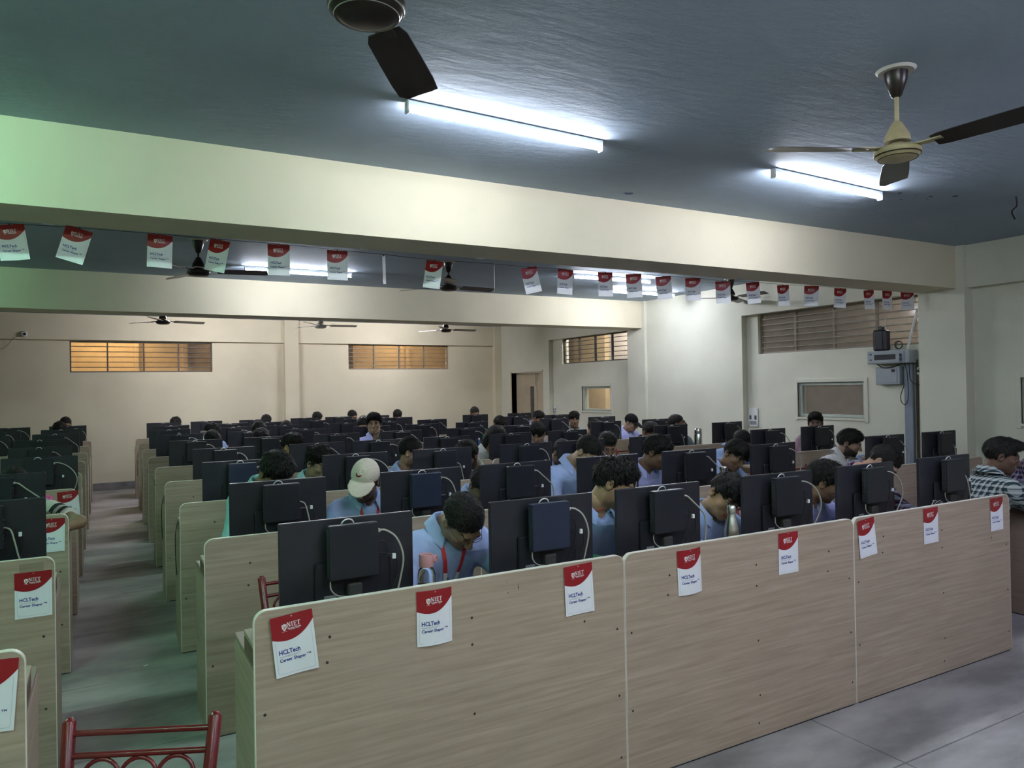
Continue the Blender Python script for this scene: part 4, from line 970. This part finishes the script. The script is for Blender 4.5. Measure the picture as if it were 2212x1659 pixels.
def strands(v,q,style,n,seed=3):
    """thin tapered locks lying on the hair surface so that the outline breaks up"""
    rg=np.random.default_rng(seed); f=v[q]; nrm=np.cross(f[:,2]-f[:,0],f[:,3]-f[:,1]); ar=np.linalg.norm(nrm,axis=1)+1e-12; nrm/=ar[:,None]
    c=f.mean(1); ok=(c[:,2]>-.2); pick=rg.choice(len(q),n,p=ar*ok/(ar*ok).sum()); p0=c[pick]; nn=nrm[pick]
    crown=np.array([.012,.055,.125]); fl=p0-crown; fl[:,2]-=.02
    if style in('fringe','quiff'): fl[:,1]-=.05*(p0[:,2]>.04)
    if style=='spiky': fl=fl*.3+nn*.05
    fl+=rg.normal(0,.012 if style!='curly' else .05,fl.shape); fl-=nn*(fl*nn).sum(1)[:,None]*(1 if style!='spiky' else .2); fl/=np.linalg.norm(fl,axis=1)[:,None]+1e-9
    L=rg.uniform(.018,.042,n)*(.7 if style in('short','curly') else 1.0)*(.45 if style=='short' else (.5 if style=='spiky' else 1)); sd=np.cross(nn,fl); w_=rg.uniform(.0012,.0026,n)
    lift=rg.uniform(.001,.006,n)*(1.8 if style in('messy','curly','spiky') else 1)
    V=[];
    for t_,ww,ll in ((0,.6,-.001),(.45,1,.8),(.8,.7,.9),(1,.05,.35)):
        cc=p0+fl*(L*t_)[:,None]+nn*(lift*ll-.35*t_*t_*L*L/.09)[:,None] if ll>0 else p0-nn*.002
        V+= [cc-sd*(w_*ww)[:,None],cc+sd*(w_*ww)[:,None]]
    V=np.stack(V,1).reshape(-1,3); k=np.arange(n)[:,None]*8
    Q=np.concatenate([k+np.array([[0,1,3,2]]),k+np.array([[2,3,5,4]]),k+np.array([[4,5,7,6]])])
    return V,Q
STR={}
def hair_full(style,fine):
    if (style,fine) not in STR:
        v,q=hair_geo(style); sv_,sq_=strands(v,q,style,3600 if fine else 900); STR[style,fine]=(np.concatenate([v,sv_]),np.concatenate([q,sq_+len(v)]))
    return STR[style,fine]
def hair_geo(style):
    if style not in HAIRM:
        a,P=grid((-.125,-.16,-.24 if style=='long' else -.125),(.125,.16,.18),.0058); v,q=surface_net(a,hair_sdf(P,style)); HAIRM[style]=(v,q)
    return HAIRM[style]
def cap_geo():
    a,P=grid((-.115,-.225,-.03),(.115,.135,.15),.0052)
    d=sd_ell(P,(0,.015,.034),(.087,.107,.098)); d=np.maximum(d,-(P[...,2]-.022+.12*(P[...,1]))); d=np.maximum(d,-sd_ell(P,(0,.015,.034),(.080,.100,.091)))
    z0=.036-.9*P[...,0]**2*2.2-.25*np.clip(-.09-P[...,1],0,1)
    b=np.maximum(np.abs(P[...,2]-z0)-.0042,((P[...,0]/.078)**2+((P[...,1]+.075)/.125)**2-1)*.05); b=np.maximum(b,P[...,1]+.055)
    d=smin(d,b,.006); d=smin(d,sd_ell(P,(0,.012,.133),(.007,.007,.004)),.004); return surface_net(a,d)
CAP=cap_geo()
def hand_geo():
    """right hand lying palm down, fingers toward -Y, slightly curled"""
    a,P=grid((-.06,-.125,-.04),(.065,.1,.03),.0048)
    d=sd_ell(P,(0,.012,-.004),(.040,.046,.014)); d=smin(d,sd_cone(P,(0,.045,0),(0,.095,.002),.026,.027),.02)
    for i,(x,l) in enumerate(((-.030,.062),(-.011,.075),(.009,.070),(.028,.053))):
        b=(x,-.025,-.002); m1=(x*1.15,-.025-l*.5,.004); e=(x*1.2,-.025-l*.95,-.014)
        d=smin(d,np.minimum(sd_cone(P,b,m1,.0095,.0085),sd_cone(P,m1,e,.0085,.0068)),.006)
    th=((.026,.03,-.004),(.050,.0,-.008),(.046,-.028,-.014))
    d=smin(d,np.minimum(sd_cone(P,th[0],th[1],.013,.0105),sd_cone(P,th[1],th[2],.0105,.0078)),.008)
    return surface_net(a,d)
HAND=hand_geo()
def legs_geo():
    a,P=grid((-.26,-.62,-.02),(.26,.24,.66),.02); d=sd_ell(P,(0,.06,.53),(.175,.13,.10))
    for s_ in (-1,1):
        d=smin(d,sd_cone(P,(s_*.09,.05,.53),(s_*.11,-.33,.51),.085,.06),.05); d=smin(d,sd_cone(P,(s_*.11,-.33,.5),(s_*.11,-.30,.09),.058,.042),.03)
    return surface_net(a,d)
LEGS=legs_geo(); LEG_ME=np_mesh('trousers',*LEGS,TROUSER)
sh=MB()
for s_ in (-1,1): sh.bev((s_*.11-.045,-.45,0),(s_*.11+.045,-.21,.075),.025)
SHOE_ME=sh.mesh('shoes',mat('shoe_black',(.015,.015,.015),.5,var=.1))

def rot(yaw,pitch,roll):
    cy,sy=math.cos(R(yaw)),math.sin(R(yaw)); cp,sp=math.cos(R(pitch)),math.sin(R(pitch)); cr,sr=math.cos(R(roll)),math.sin(R(roll))
    Z=np.array([[cy,-sy,0],[sy,cy,0],[0,0,1]]); X=np.array([[1,0,0],[0,cp,-sp],[0,sp,cp]]); Y=np.array([[cr,0,sr],[0,1,0],[-sr,0,cr]])
    return Z@X@Y
def unit(v): v=np.asarray(v,float); return v/(np.linalg.norm(v)+1e-9)
def person(label,H,row,yaw=0,pitch=15,roll=0,shirt='blue',hair='short',skin=(.30,.17,.10),beard=0,moust=0,smile=False,cap=None,glasses=False,lanyard=False,
           body_yaw=0,px=None,py=None,fine=True,elbows=None,wrists=None,sleeve='long',swoosh=False,group='students at the computers',thread=False,desk=None,spread=1.0,legs_yaw=None):
    """a seated student: H head centre, row index of the desk in front"""
    H=np.array(H,float); Rm=rot(yaw,pitch,roll)
    y0=row*S if row is not None else desk
    px=H[0] if px is None else px; py=(y0+.80) if py is None else py
    base=np.array([px,py,0.0])
    Nk=H+Rm@np.array([0,.036,-.150])                       # base of the neck
    B=rot(body_yaw,0,0); side=B@np.array([1,0,0]); fwd=B@np.array([0,-1,0])
    pel=np.array([px,py,.52]); sp=unit(Nk-pel)
    Sc=Nk-sp*.045-np.array([0,0,.012]); Sh=[Sc+side*s_*.168*spread+np.array([0,0,-.022]) for s_ in (-1,1)]
    El=[];Wr=[]
    for i,s_ in enumerate((-1,1)):
        e=Sh[i]+side*s_*.075+fwd*.15; e[2]=max(.80,Sh[i][2]-.22)
        if elbows and elbows[i] is not None: e=np.array(elbows[i],float)
        d=e-Sh[i]; L=np.linalg.norm(d); e=Sh[i]+d*min(1.0,.30/L) if not(elbows and elbows[i] is not None) else e
        w_=e+fwd*.20-side*s_*.09; w_[2]=.80
        if wrists and wrists[i] is not None: w_=np.array(wrists[i],float)
        El.append(e);Wr.append(w_)
    pts=np.array([pel,Nk,H,*Sh,*El,*Wr]); lo=pts.min(0)-.17; hi=pts.max(0)+.17; lo[2]=.44; hi[2]=max(Nk[2],Sh[0][2],Sh[1][2])+.10
    h=.0135 if fine else .024
    a,P=grid(lo-.0,hi,h)
    # trunk in a frame scaled so that it is wider than deep
    u=unit(Sc-pel); fw=unit(fwd-u*(fwd@u)); sd=np.cross(fw,u)
    Q=P-pel; q=np.stack([Q@sd*.72,Q@fw,Q@u],-1); Lt=np.linalg.norm(Sc-pel)
    d=sd_cone(q,(0,0,0),(0,.0,Lt*.45),.125,.118); d=smin(d,sd_cone(q,(0,0,Lt*.45),(0,.01,Lt*.86),.118,.112),.05)
    tr=d
    d=smin(d,sd_cone(P,Sh[0],Sh[1],.058,.058),.07)
    d=smin(d,sd_cone(P,Sh[0]*.5+Sc*.5,Sh[1]*.5+Sc*.5,.048,.048),.05)
    arms=None; skin_arm=None
    wob=hnoise(P,38,.0035)
    for i in (0,1):
        ua=sd_cone(P,Sh[i],El[i],.056,.046); fa=sd_cone(P,El[i],Wr[i],.044,.031)
        d=smin(d,ua,.04)
        if sleeve=='long': d=smin(d,fa,.03)
        bare=sd_cone(P,El[i]*.9+Sh[i]*.1,El[i],.040,.040); bare=smin(bare,sd_cone(P,El[i],Wr[i],.040,.026),.02)
        skin_arm=bare if skin_arm is None else np.minimum(skin_arm,bare)
    core=d
    shirt_d=core-.006+wob
    if sleeve=='short':
        for i in (0,1):
            dd=unit(El[i]-Sh[i]); t=((P-Sh[i])@dd); shirt_d=np.where((sd_cone(P,Sh[i],El[i],.075,.075)<0.0)&(t>np.linalg.norm(El[i]-Sh[i])*.72),np.maximum(shirt_d,.004),shirt_d)
    # neck opening with a V at the front
    nf=unit(fwd*.9-sp*.15)
    op=sd_cone(P,Nk+sp*.12,Nk-sp*.0+nf*.010,.062,.058); op=np.minimum(op,sd_cone(P,Nk+nf*.03,Nk-sp*.03+nf*.075,.034,.016))
    shirt_d=smax(shirt_d,-op,.008)
    sv,sq=surface_net(a,shirt_d)
    body_d=smin(core+.010,sd_cone(P,Nk+sp*.03,Nk-sp*.06,.051,.056),.014)
    body_d=np.minimum(body_d,skin_arm)
    bv,bq=surface_net(a,body_d)
    t=thing('person',label,'person',tuple(base),0,group)
    hv=(Rm@HEAD_V.T).T*1.0+H
    V=[hv,bv];Qs=[HEAD_Q,bq+len(hv)]; C_=[head_colors(skin,beard,smile,moust),np.tile(np.array(skin),(len(bv),1))]
    n=len(hv)+len(bv)
    for i,s_ in enumerate((-1,1)):
        dv=unit(Wr[i]-El[i]); 
        yax=-dv; xax=unit(np.cross(yax,np.array([0,0,1.0])))*1.0; zax=np.cross(xax,yax); M=np.stack([xax,yax,zax],1)
        hp=HAND[0].copy(); 
        if s_>0: hp[:,0]*=-1
        hq=HAND[1] if s_<0 else HAND[1][:,::-1]
        hv2=(M@(hp-np.array([0,.085,0])).T).T+Wr[i]; V.append(hv2); Qs.append(hq+n); C_.append(np.tile(np.array(skin)*.95,(len(hv2),1))); n+=len(hv2)
    bo=put('body',np_mesh('body',np.concatenate(V)-base,np.concatenate(Qs),SKIN,np.concatenate(C_)),t)
    so=put('shirt',np_mesh('shirt',sv-base,sq,SHIRT[shirt]),t)
    # collar: a band round the neck that folds down to two points at the front
    if sleeve=='long':
        xx=np.cross(nf,sp); cv=[];cf=[]
        for k in range(25):
            th=-2.55+5.1*k/24; ca,sa=math.cos(th),math.sin(th)     # 0 = back of the neck
            dirn=-nf*ca+xx*sa; front=max(0,(abs(th)-1.5)/1.05)
            c0=Nk-sp*(.0+.035*front)+nf*.012*front
            for rr,hh in ((.064,-.010),(.066,.060-.028*front),(.075,.063-.030*front),(.108+.004*front,.014-.036*front)):
                cv.append(c0+dirn*rr+sp*hh+nf*.012*front)
        for k in range(24):
            for j in range(3): o=k*4+j; cf.append((o,o+4,o+5,o+1))
        put('collar',np_mesh('collar',np.array(cv)-base,np.array(cf),SHIRT[shirt]),so)
        # button placket
        bvh=BVHTree.FromPolygons([tuple(q_) for q_ in sv],[tuple(q_) for q_ in sq])
        pv=[];pf=[]
        for k in range(9):
            c0=Nk-sp*(.085+.035*k)
            for s_ in (-1,1):
                o_=c0+xx*s_*.014; hit=bvh.ray_cast(Vector(o_+nf*.35),Vector(-nf))
                if hit[0] is None: break
                pv.append(np.array(hit[0])+nf*.0025)
            else: continue
            break
        k2=len(pv)//2
        if k2>2 and fine: put('placket',np_mesh('placket',np.array(pv[:k2*2])-base,np.array([(2*k,2*k+1,2*k+3,2*k+2) for k in range(k2-1)]),SHIRT[shirt]),so)
    ly=R(body_yaw if legs_yaw is None else legs_yaw); put('trousers',LEG_ME,t,(0,0,0),(0,0,ly)); put('shoes',SHOE_ME,t,(0,0,0),(0,0,ly))
    hr=None
    if cap:
        cv=(Rm@CAP[0].T).T+H-base; co=put('cap',np_mesh('cap',cv,CAP[1],cap),t)
        v,q_=hair_geo('short'); keep=v[:,2]<.045; 
        hv3=v.copy(); hv3=np.where((v[:,2]>.03)[:,None],v*np.array([.9,.9,.85]),v)
        put('hair',np_mesh('hair',(Rm@hv3.T).T+H-base,q_,HAIR),t)
        if swoosh:
            pts=[(-.021,-.003),(-.0225,.003),(-.018,-.008),(-.010,-.0085),(.0,-.005),(.026,.009),(.0,-.0005),(-.008,-.0025),(-.0145,-.0015),(-.0175,.004)]
            pts=[(u1*1.3,v1*1.35) for u1,v1 in [(-.019,.007),(-.0225,.0),(-.0195,-.007),(-.011,-.009),(.0,-.006),(.026,.009),(.0,.0),(-.008,-.0022),(-.0135,-.0015),(-.0165,.002)]]
            bv_=BVHTree.FromPolygons([tuple(q2) for q2 in CAP[0]],[tuple(q2) for q2 in CAP[1]]); sv2=[]
            for (u1,v1) in pts:
                hit=bv_.ray_cast(Vector((u1-.012,-.4,v1+.082)),Vector((0,1,0))); sv2.append(np.array(hit[0])+np.array([0,-.0025,.0005]))
            put('swoosh_mark',np_mesh('swoosh_mark',(Rm@np.array(sv2).T).T+H-base,[(0,1,9),(1,2,8,9),(2,3,7,8),(3,4,6,7),(4,5,6)],mat('swoosh_ink',(.16,.008,.02),.7,var=.05)),co)
    elif hair:
        v,q_=hair_full(hair,fine); put('hair',np_mesh('hair',(Rm@v.T).T+H-base,q_,HAIR),t)
    if glasses:
        g=MB()
        for s_ in (-1,1):
            g.torus((s_*.033,-.103,.0),.0215,.0013,(1,0,0),(0,0,.82),20,5); g.tube([(s_*.054,-.1,.006),(s_*.076,-.05,.008),(s_*.08,.01,.006)],.0013,5)
        g.tube([(-.012,-.106,.004),(.012,-.106,.004)],.0013,5)
        v=np.array(g.v); v=(Rm@v.T).T+H-base; put('spectacles',np_mesh('spectacles',v,g.f,METAL_RIM),t)
    if thread:
        th=MB(); xx=np.cross(nf,sp); th.tube([tuple(Nk+sp*.006+nf*.006+(nf*math.cos(a_)+xx*math.sin(a_))*.0565-base) for a_ in np.linspace(0,2*PI,25)],.0016,5); mk('neck_thread',th,LANYARD_RED,t)
    if lanyard:
        bvh=BVHTree.FromPolygons([tuple(q_) for q_ in sv],[tuple(q_) for q_ in sq]); xx=np.cross(nf,sp)
        for s_ in (-1,1):
            vv=[];
            for k in range(13):
                f=k/12; c0=Nk-sp*(.02+.26*f)+xx*s_*(.062-.05*f)
                for e in (-.009,.009):
                    hit=bvh.ray_cast(Vector(c0+xx*e+nf*.4),Vector(-nf)); vv.append((np.array(hit[0]) if hit[0] is not None else c0+nf*.1)+nf*.005)
            vv=np.array(vv)-base; cut=8
            lo_=put('lanyard',np_mesh('lanyard',vv[:cut*2],np.array([(2*k,2*k+1,2*k+3,2*k+2) for k in range(cut-1)]),LANYARD_RED),t)
            put('lanyard_end',np_mesh('lanyard_end',vv[cut*2-2:],np.array([(2*k,2*k+1,2*k+3,2*k+2) for k in range(12-cut+1)]),LANYARD_WHITE),lo_)
            if s_==1:
                P2,F2=text2d('NIET',.014,0,0,.0003); c0=vv[cut*2-2:]; m0=(c0[2]+c0[3])/2; dn=unit((c0[8]+c0[9])/2-m0); ac=unit(c0[3]-c0[2]); nn=unit(np.cross(dn,ac)); nn=nn if nn@nf>0 else -nn
                put('lanyard_lettering',np_mesh('lanyard_lettering',np.array([m0+dn*a_-ac*b_*(-1)-ac*.005+nn*.002 for a_,b_ in P2]),F2,mat('ink_black',(.02,.02,.03),.6,var=.1)),lo_)
    return t,dict(sv=sv,sq=sq,Sh=Sh,El=El,base=base,shirt=so)
DARK=(.17,.092,.055); MIDS=(.27,.155,.095); FAIR=(.40,.25,.165)
person('man bent low over the front desk, glasses and red lanyard',(.985,.50,1.085),0,yaw=16,pitch=56,roll=-10,shirt='pale',hair='short',skin=MIDS,glasses=True,lanyard=True,px=.93,elbows=((.66,.40,.82),None),wrists=((.80,.24,.80),None))
person('man in profile between second and third front monitors, red neck thread',(1.845,.52,1.185),0,thread=True,yaw=48,pitch=26,roll=4,shirt='blue',hair='messy',skin=(.34,.21,.12),beard=.28,moust=.4,px=1.80)
person('man resting his head beside the steel bottle in front row',(2.615,.52,1.055),0,yaw=-18,pitch=30,roll=24,shirt='blue',hair='fringe',skin=(.36,.215,.12),px=2.58)
person('man with dark hair turned away behind the fifth front monitor',(3.506,.57,1.062),0,yaw=48,pitch=26,roll=-6,shirt='lav',hair='messy',skin=(.27,.15,.085),beard=.3,px=3.47)
person('man in navy plaid hidden behind the fifth front monitor',(4.17,.62,1.125),0,yaw=10,pitch=48,roll=22,shirt='navy',hair='short',skin=(.38,.22,.15),px=4.26)
person('smiling man in cream cap and lanyard, second row',(.985,1.915,1.128),1,yaw=-34,pitch=26,roll=10,shirt='pale',hair='short',skin=DARK,cap=CAP_CREAM,swoosh=True,smile=True,lanyard=True,px=1.0,beard=.15)
person('dark haired student behind the first monitor of second row',(.46,1.96,1.20),1,yaw=20,pitch=42,roll=0,shirt='aqua',hair='messy',skin=MIDS,px=.44,spread=.85)
person('student hidden low behind the third monitor of second row',(1.83,1.98,1.02),1,yaw=0,pitch=45,shirt='pale',hair='short',skin=MIDS,px=1.78)
person('student with lowered head and raised shoulder, second row centre',(2.70,1.97,1.19),1,yaw=18,pitch=42,roll=10,shirt='pale',hair='short',skin=FAIR,px=2.58)
person('man with moustache looking down between monitors, second row',(3.307,1.92,1.165),1,yaw=36,pitch=26,roll=0,shirt='lav',hair='messy',skin=DARK,moust=.85,px=3.30)
person('man looking down with tilted head, second row near side aisle',(4.142,1.92,1.092),1,yaw=-6,pitch=28,roll=18,shirt='blue',hair='fringe',skin=(.25,.14,.085),px=4.05)
person('bearded man in white shirt leaning beside the right wall desks',(5.80,2.06,1.10),1,yaw=28,pitch=20,roll=0,shirt='white',hair='messy',skin=(.27,.165,.11),beard=.9,px=5.5,spread=1.15)
person('student in blue mostly hidden beside the white shirted man',(6.30,2.1,.97),1,yaw=20,pitch=35,shirt='blue',hair='short',skin=MIDS,fine=False)
person('curly haired man with glasses looking sideways, third row',(1.045,3.27,1.118),2,yaw=26,pitch=24,roll=0,shirt='aqua',hair='curly',skin=FAIR,glasses=True,px=.98)
person('man with red lanyard turned toward the third monitor, third row',(1.82,3.27,1.16),2,yaw=58,pitch=12,shirt='blue',hair='short',skin=(.32,.18,.12),beard=.35,lanyard=True,px=1.78)
person('bearded man in pale green leaning into his monitor, third row',(2.33,3.26,1.10),2,yaw=-62,pitch=30,roll=6,shirt='green',hair='messy',skin=(.2,.11,.075),beard=.85,px=2.50)
person('student in lavender blue hidden behind fourth and fifth monitors, third row',(3.36,3.33,1.06),2,yaw=10,pitch=40,shirt='lav',hair='short',skin=MIDS,px=3.2,fine=False)
person('student whose dark hair shows right of the fifth monitor, third row',(3.875,3.32,1.105),2,yaw=-20,pitch=30,shirt='lav',hair='messy',skin=MIDS,fine=False)
person('student in blue behind the man with tilted head, third row',(5.72,3.34,1.045),2,yaw=24,pitch=40,roll=10,shirt='blue',hair='short',skin=DARK,px=5.45,fine=False)
person('man in dusty pink shirt watching over his monitor',(6.975,3.37,1.205),2,yaw=-52,pitch=6,shirt='pink',hair='quiff',skin=(.17,.10,.075),px=6.56,spread=1.15)
person('curly haired student with long sideburn, fourth row',(1.15,4.67,1.155),3,yaw=45,pitch=18,shirt='dark',hair='curly',skin=(.38,.24,.12),px=1.12,fine=False)
person('long haired woman in white top, fourth row',(3.36,4.68,1.13),3,yaw=45,pitch=28,shirt='white',hair='long',skin=MIDS,px=3.30,fine=False)
person('young man looking down above the monitors, fourth row',(3.84,4.58,1.165),3,yaw=-38,pitch=24,roll=4,shirt='blue',hair='fringe',skin=FAIR,px=3.84)
person('dark haired student beside the grey shirted man, fourth row',(5.56,4.70,1.10),3,yaw=0,pitch=30,shirt='dark',hair='messy',skin=MIDS,fine=False)
person('man in grey shirt facing right above his monitor, fourth row',(6.04,4.73,1.185),3,yaw=52,pitch=-6,shirt='grey',hair='short',skin=(.2,.12,.08),px=6.12,beard=.3,fine=False)
person('smiling man with glasses facing the camera, fifth row',(2.415,6.03,1.275),4,yaw=-20,pitch=-2,shirt='lav',hair='messy',skin=(.46,.30,.20),glasses=True,smile=True,px=2.36,py=4*S+.86)
person('student with turned head left of the black cap, fifth row',(5.66,6.03,1.09),4,yaw=30,pitch=26,shirt='lav',hair='messy',skin=MIDS,px=5.55,fine=False)
person('man in black cap and glasses looking down, fifth row',(6.36,6.08,1.145),4,yaw=20,pitch=24,shirt='lav',skin=FAIR,cap=CAP_BLACK,glasses=True,hair='short')
person('long haired young man facing the camera near the door',(6.226,7.39,1.155),5,yaw=-22,pitch=4,shirt='check',hair='fringe',skin=(.26,.16,.10))
FARP=[(1.11,6.03,1.15,4,'dark curly hair behind the second monitor, fifth row'),(.60,6.03,1.155,4,'dark hair behind the first monitor, fifth row'),(.75,7.39,1.18,5,'dark hair beside the steel flask, sixth row'),(1.32,7.39,1.175,5,'dark hair behind the second monitor, sixth row'),(2.70,7.39,1.19,5,'dark hair left of the smiling man, sixth row'),(4.85,7.39,1.13,5,'dark hair beyond the teal bottle, sixth row'),
 (6.36,8.74,1.14,6,'dark hair left of the long haired young man'),(5.76,10.09,1.215,7,'dark head above a far monitor near the door'),(4.70,11.45,1.165,8,'dark hair behind the last row, fifth from the left'),(3.09,11.45,1.165,8,'round dark hair in front of the back pillar'),(3.78,11.45,1.185,8,'dark hair in the last row left of the smiling man'),(2.16,11.45,1.145,8,'dark hair in the last row left of the pillar'),(.65,11.45,1.155,8,'dark hair in the last row beside the aisle'),
 (-.985,11.45,1.215,8,'dark head in the last row left of the aisle'),(-1.01,10.10,1.175,7,'dark hair in the eighth row left of the aisle'),(3.15,8.74,1.155,6,'dark hair left of the smiling man, seventh row'),(1.95,8.74,1.13,6,'dark hair low in the seventh row')]
for i,(x,y,z,k,lab) in enumerate(FARP):
    person('student with '+lab,(x,y,z),k,yaw=[-15,10,25,0][i%4],pitch=[30,22,38][i%3],shirt=['lav','blue','pale'][i%3],hair=['messy','short','curly'][i%3],skin=MIDS,fine=False)
# left of the aisle: student in a printed jersey leaning on an elbow
_,J=person('student in white jersey with pink number leaning on elbow',(-.93,3.26,1.09),2,yaw=20,pitch=48,roll=-10,shirt='jersey',hair='short',skin=(.33,.19,.12),sleeve='short',px=-.98,py=2*S+.80,elbows=(None,(-.565,3.05,.86)),wrists=(None,(-.78,2.96,.80)))
person('student at the left picture edge behind a monitor',(-1.42,3.33,1.02),2,yaw=0,pitch=30,shirt='blue',hair='short',skin=FAIR,px=-1.45,fine=False)
bvh=BVHTree.FromPolygons([tuple(q) for q in J['sv']],[tuple(q) for q in J['sq']])
Sh,El=J['Sh'][1],J['El'][1]; dv=unit(El-Sh); up=unit(np.array([-.1,-.55,.83])); up=unit(up-dv*(up@dv)); ac=np.cross(dv,up)
def wrap(pts,faces,name,mt_,o0):
    vv=[]
    for a_,b_ in pts:
        o_=o0+dv*a_+ac*b_; hit=bvh.ray_cast(Vector(o_+up*.2),Vector(-up)); vv.append(np.array(hit[0])+up*.003 if hit[0] is not None and abs((np.array(hit[0])-o_)@up)<.09 else np.array(bvh.find_nearest(Vector(o_+up*.05))[0])+up*.003)
    put(name,np_mesh(name,np.array(vv)-J['base'],faces,mt_),J['shirt'])
BAND=mat('jersey_band',(.02,.02,.022),.8,var=.1); PINKP=mat('jersey_pink',(.75,.06,.28),.7,var=.05)
Ls=np.linalg.norm(El-Sh)
for f0,f1 in ((.40,.49),(.57,.66)):
    pts=[];fa=[]
    for k in range(13):
        b_=-.05+.10*k/12; pts+= [(Ls*f0,b_),(Ls*f1,b_)]
    fa=[(2*k,2*k+1,2*k+3,2*k+2) for k in range(12)]
    wrap(pts,fa,'sleeve_band',BAND,Sh)
P2,F2=text2d('89',.12,0,0,.006)
wrap([(a_*.62+.012,b_*.85-.015) for a_,b_ in P2],F2,'sleeve_number',PINKP,Sh)
# two plaid shirts at the right picture edge
person('man in green plaid shirt writing at the side table',(5.03,.31,1.150),None,yaw=38,pitch=16,roll=0,shirt='check',hair='quiff',skin=(.13,.07,.045),beard=.25,desk=-.5,px=4.83,py=.40,body_yaw=78,legs_yaw=112,wrists=((5.42,.48,.80),(5.40,.12,.80)))
person('person in navy plaid cut by the right picture edge',(6.78,.82,1.12),None,yaw=-40,pitch=20,shirt='navy',hair='short',skin=DARK,desk=0,px=6.7,py=1.15,fine=False)
# red chairs under the seated students
CH=[(o.location.x,o.location.y,o['label']) for o in list(COL.objects) if o.name.split('.')[0]=='person']
for x,y,lab in CH:
    k=lab.split(',')[0]; k=k.replace('student with ','').replace('long haired woman','woman')
    rz=R(112) if 'green plaid' in lab else 0
    lb='red chair under '+lab.replace(',','').replace(' with ',' ').replace(' the ',' ')
    lb=' '.join(lb.split()[:16])
    chair(x,y+(0 if rz else .02),lb.rstrip(','),rz,'red chairs under students')

# loose wires behind the fifth front monitor
cbn=thing('cable_bundle','tangle of thin grey wires behind the fifth front monitor','cables',(3.93,.14,.853))
for i in range(7):
    a=random.uniform(-.04,.05); mk('wire',MB().tube(bez([(a,0,0),(a+random.uniform(-.03,.03),-.01,.06+.02*random.random()),(a+random.uniform(0,.08),-.01,.09+.03*random.random()),(a+.06+random.uniform(0,.05),0,.04),(a+.1,0,0)],6),.0018,5),GREYCAB if i%2 else BLKCAB,cbn)
tag(mk('folder',MB().bev((-.09,-.12,0),(.09,.12,.012),.002),mat('green_card',(.01,.12,.06),.5,var=.1),None,loc=(1.60,.30,.853),rot=(R(8),0,R(30))),'green folder beside the first partition joint','folder')

for k,lab in ((2,'black wire hanging from the third desk beside the aisle'),(3,'short black wire at the fourth desk beside the aisle'),(7,'tangled black wire on a far desk end beside the aisle')):
    y=k*S+.12; z=.80
    tag(mk('hanging_wire',MB().tube(bez([(-.004,y,z+.03),(-.018,y-.02,z-.05),(-.016,y+.03,z-.16),(-.018,y-.03,z-.26),(-.014,y-.05,z-.30),(-.016,y+.01,z-.2),(-.014,y+.05,z-.08)],7),.0026,5),BLKCAB),lab,'wire','wires at the desk ends')
tag(mk('paper_scrap',MB().bev((-.012,-.008,0),(.012,.008,.004),.001),PAPER,None,loc=(-.21,2.60,0.0),rot=(0,0,R(30))),'small white paper scrap on the aisle floor','paper')
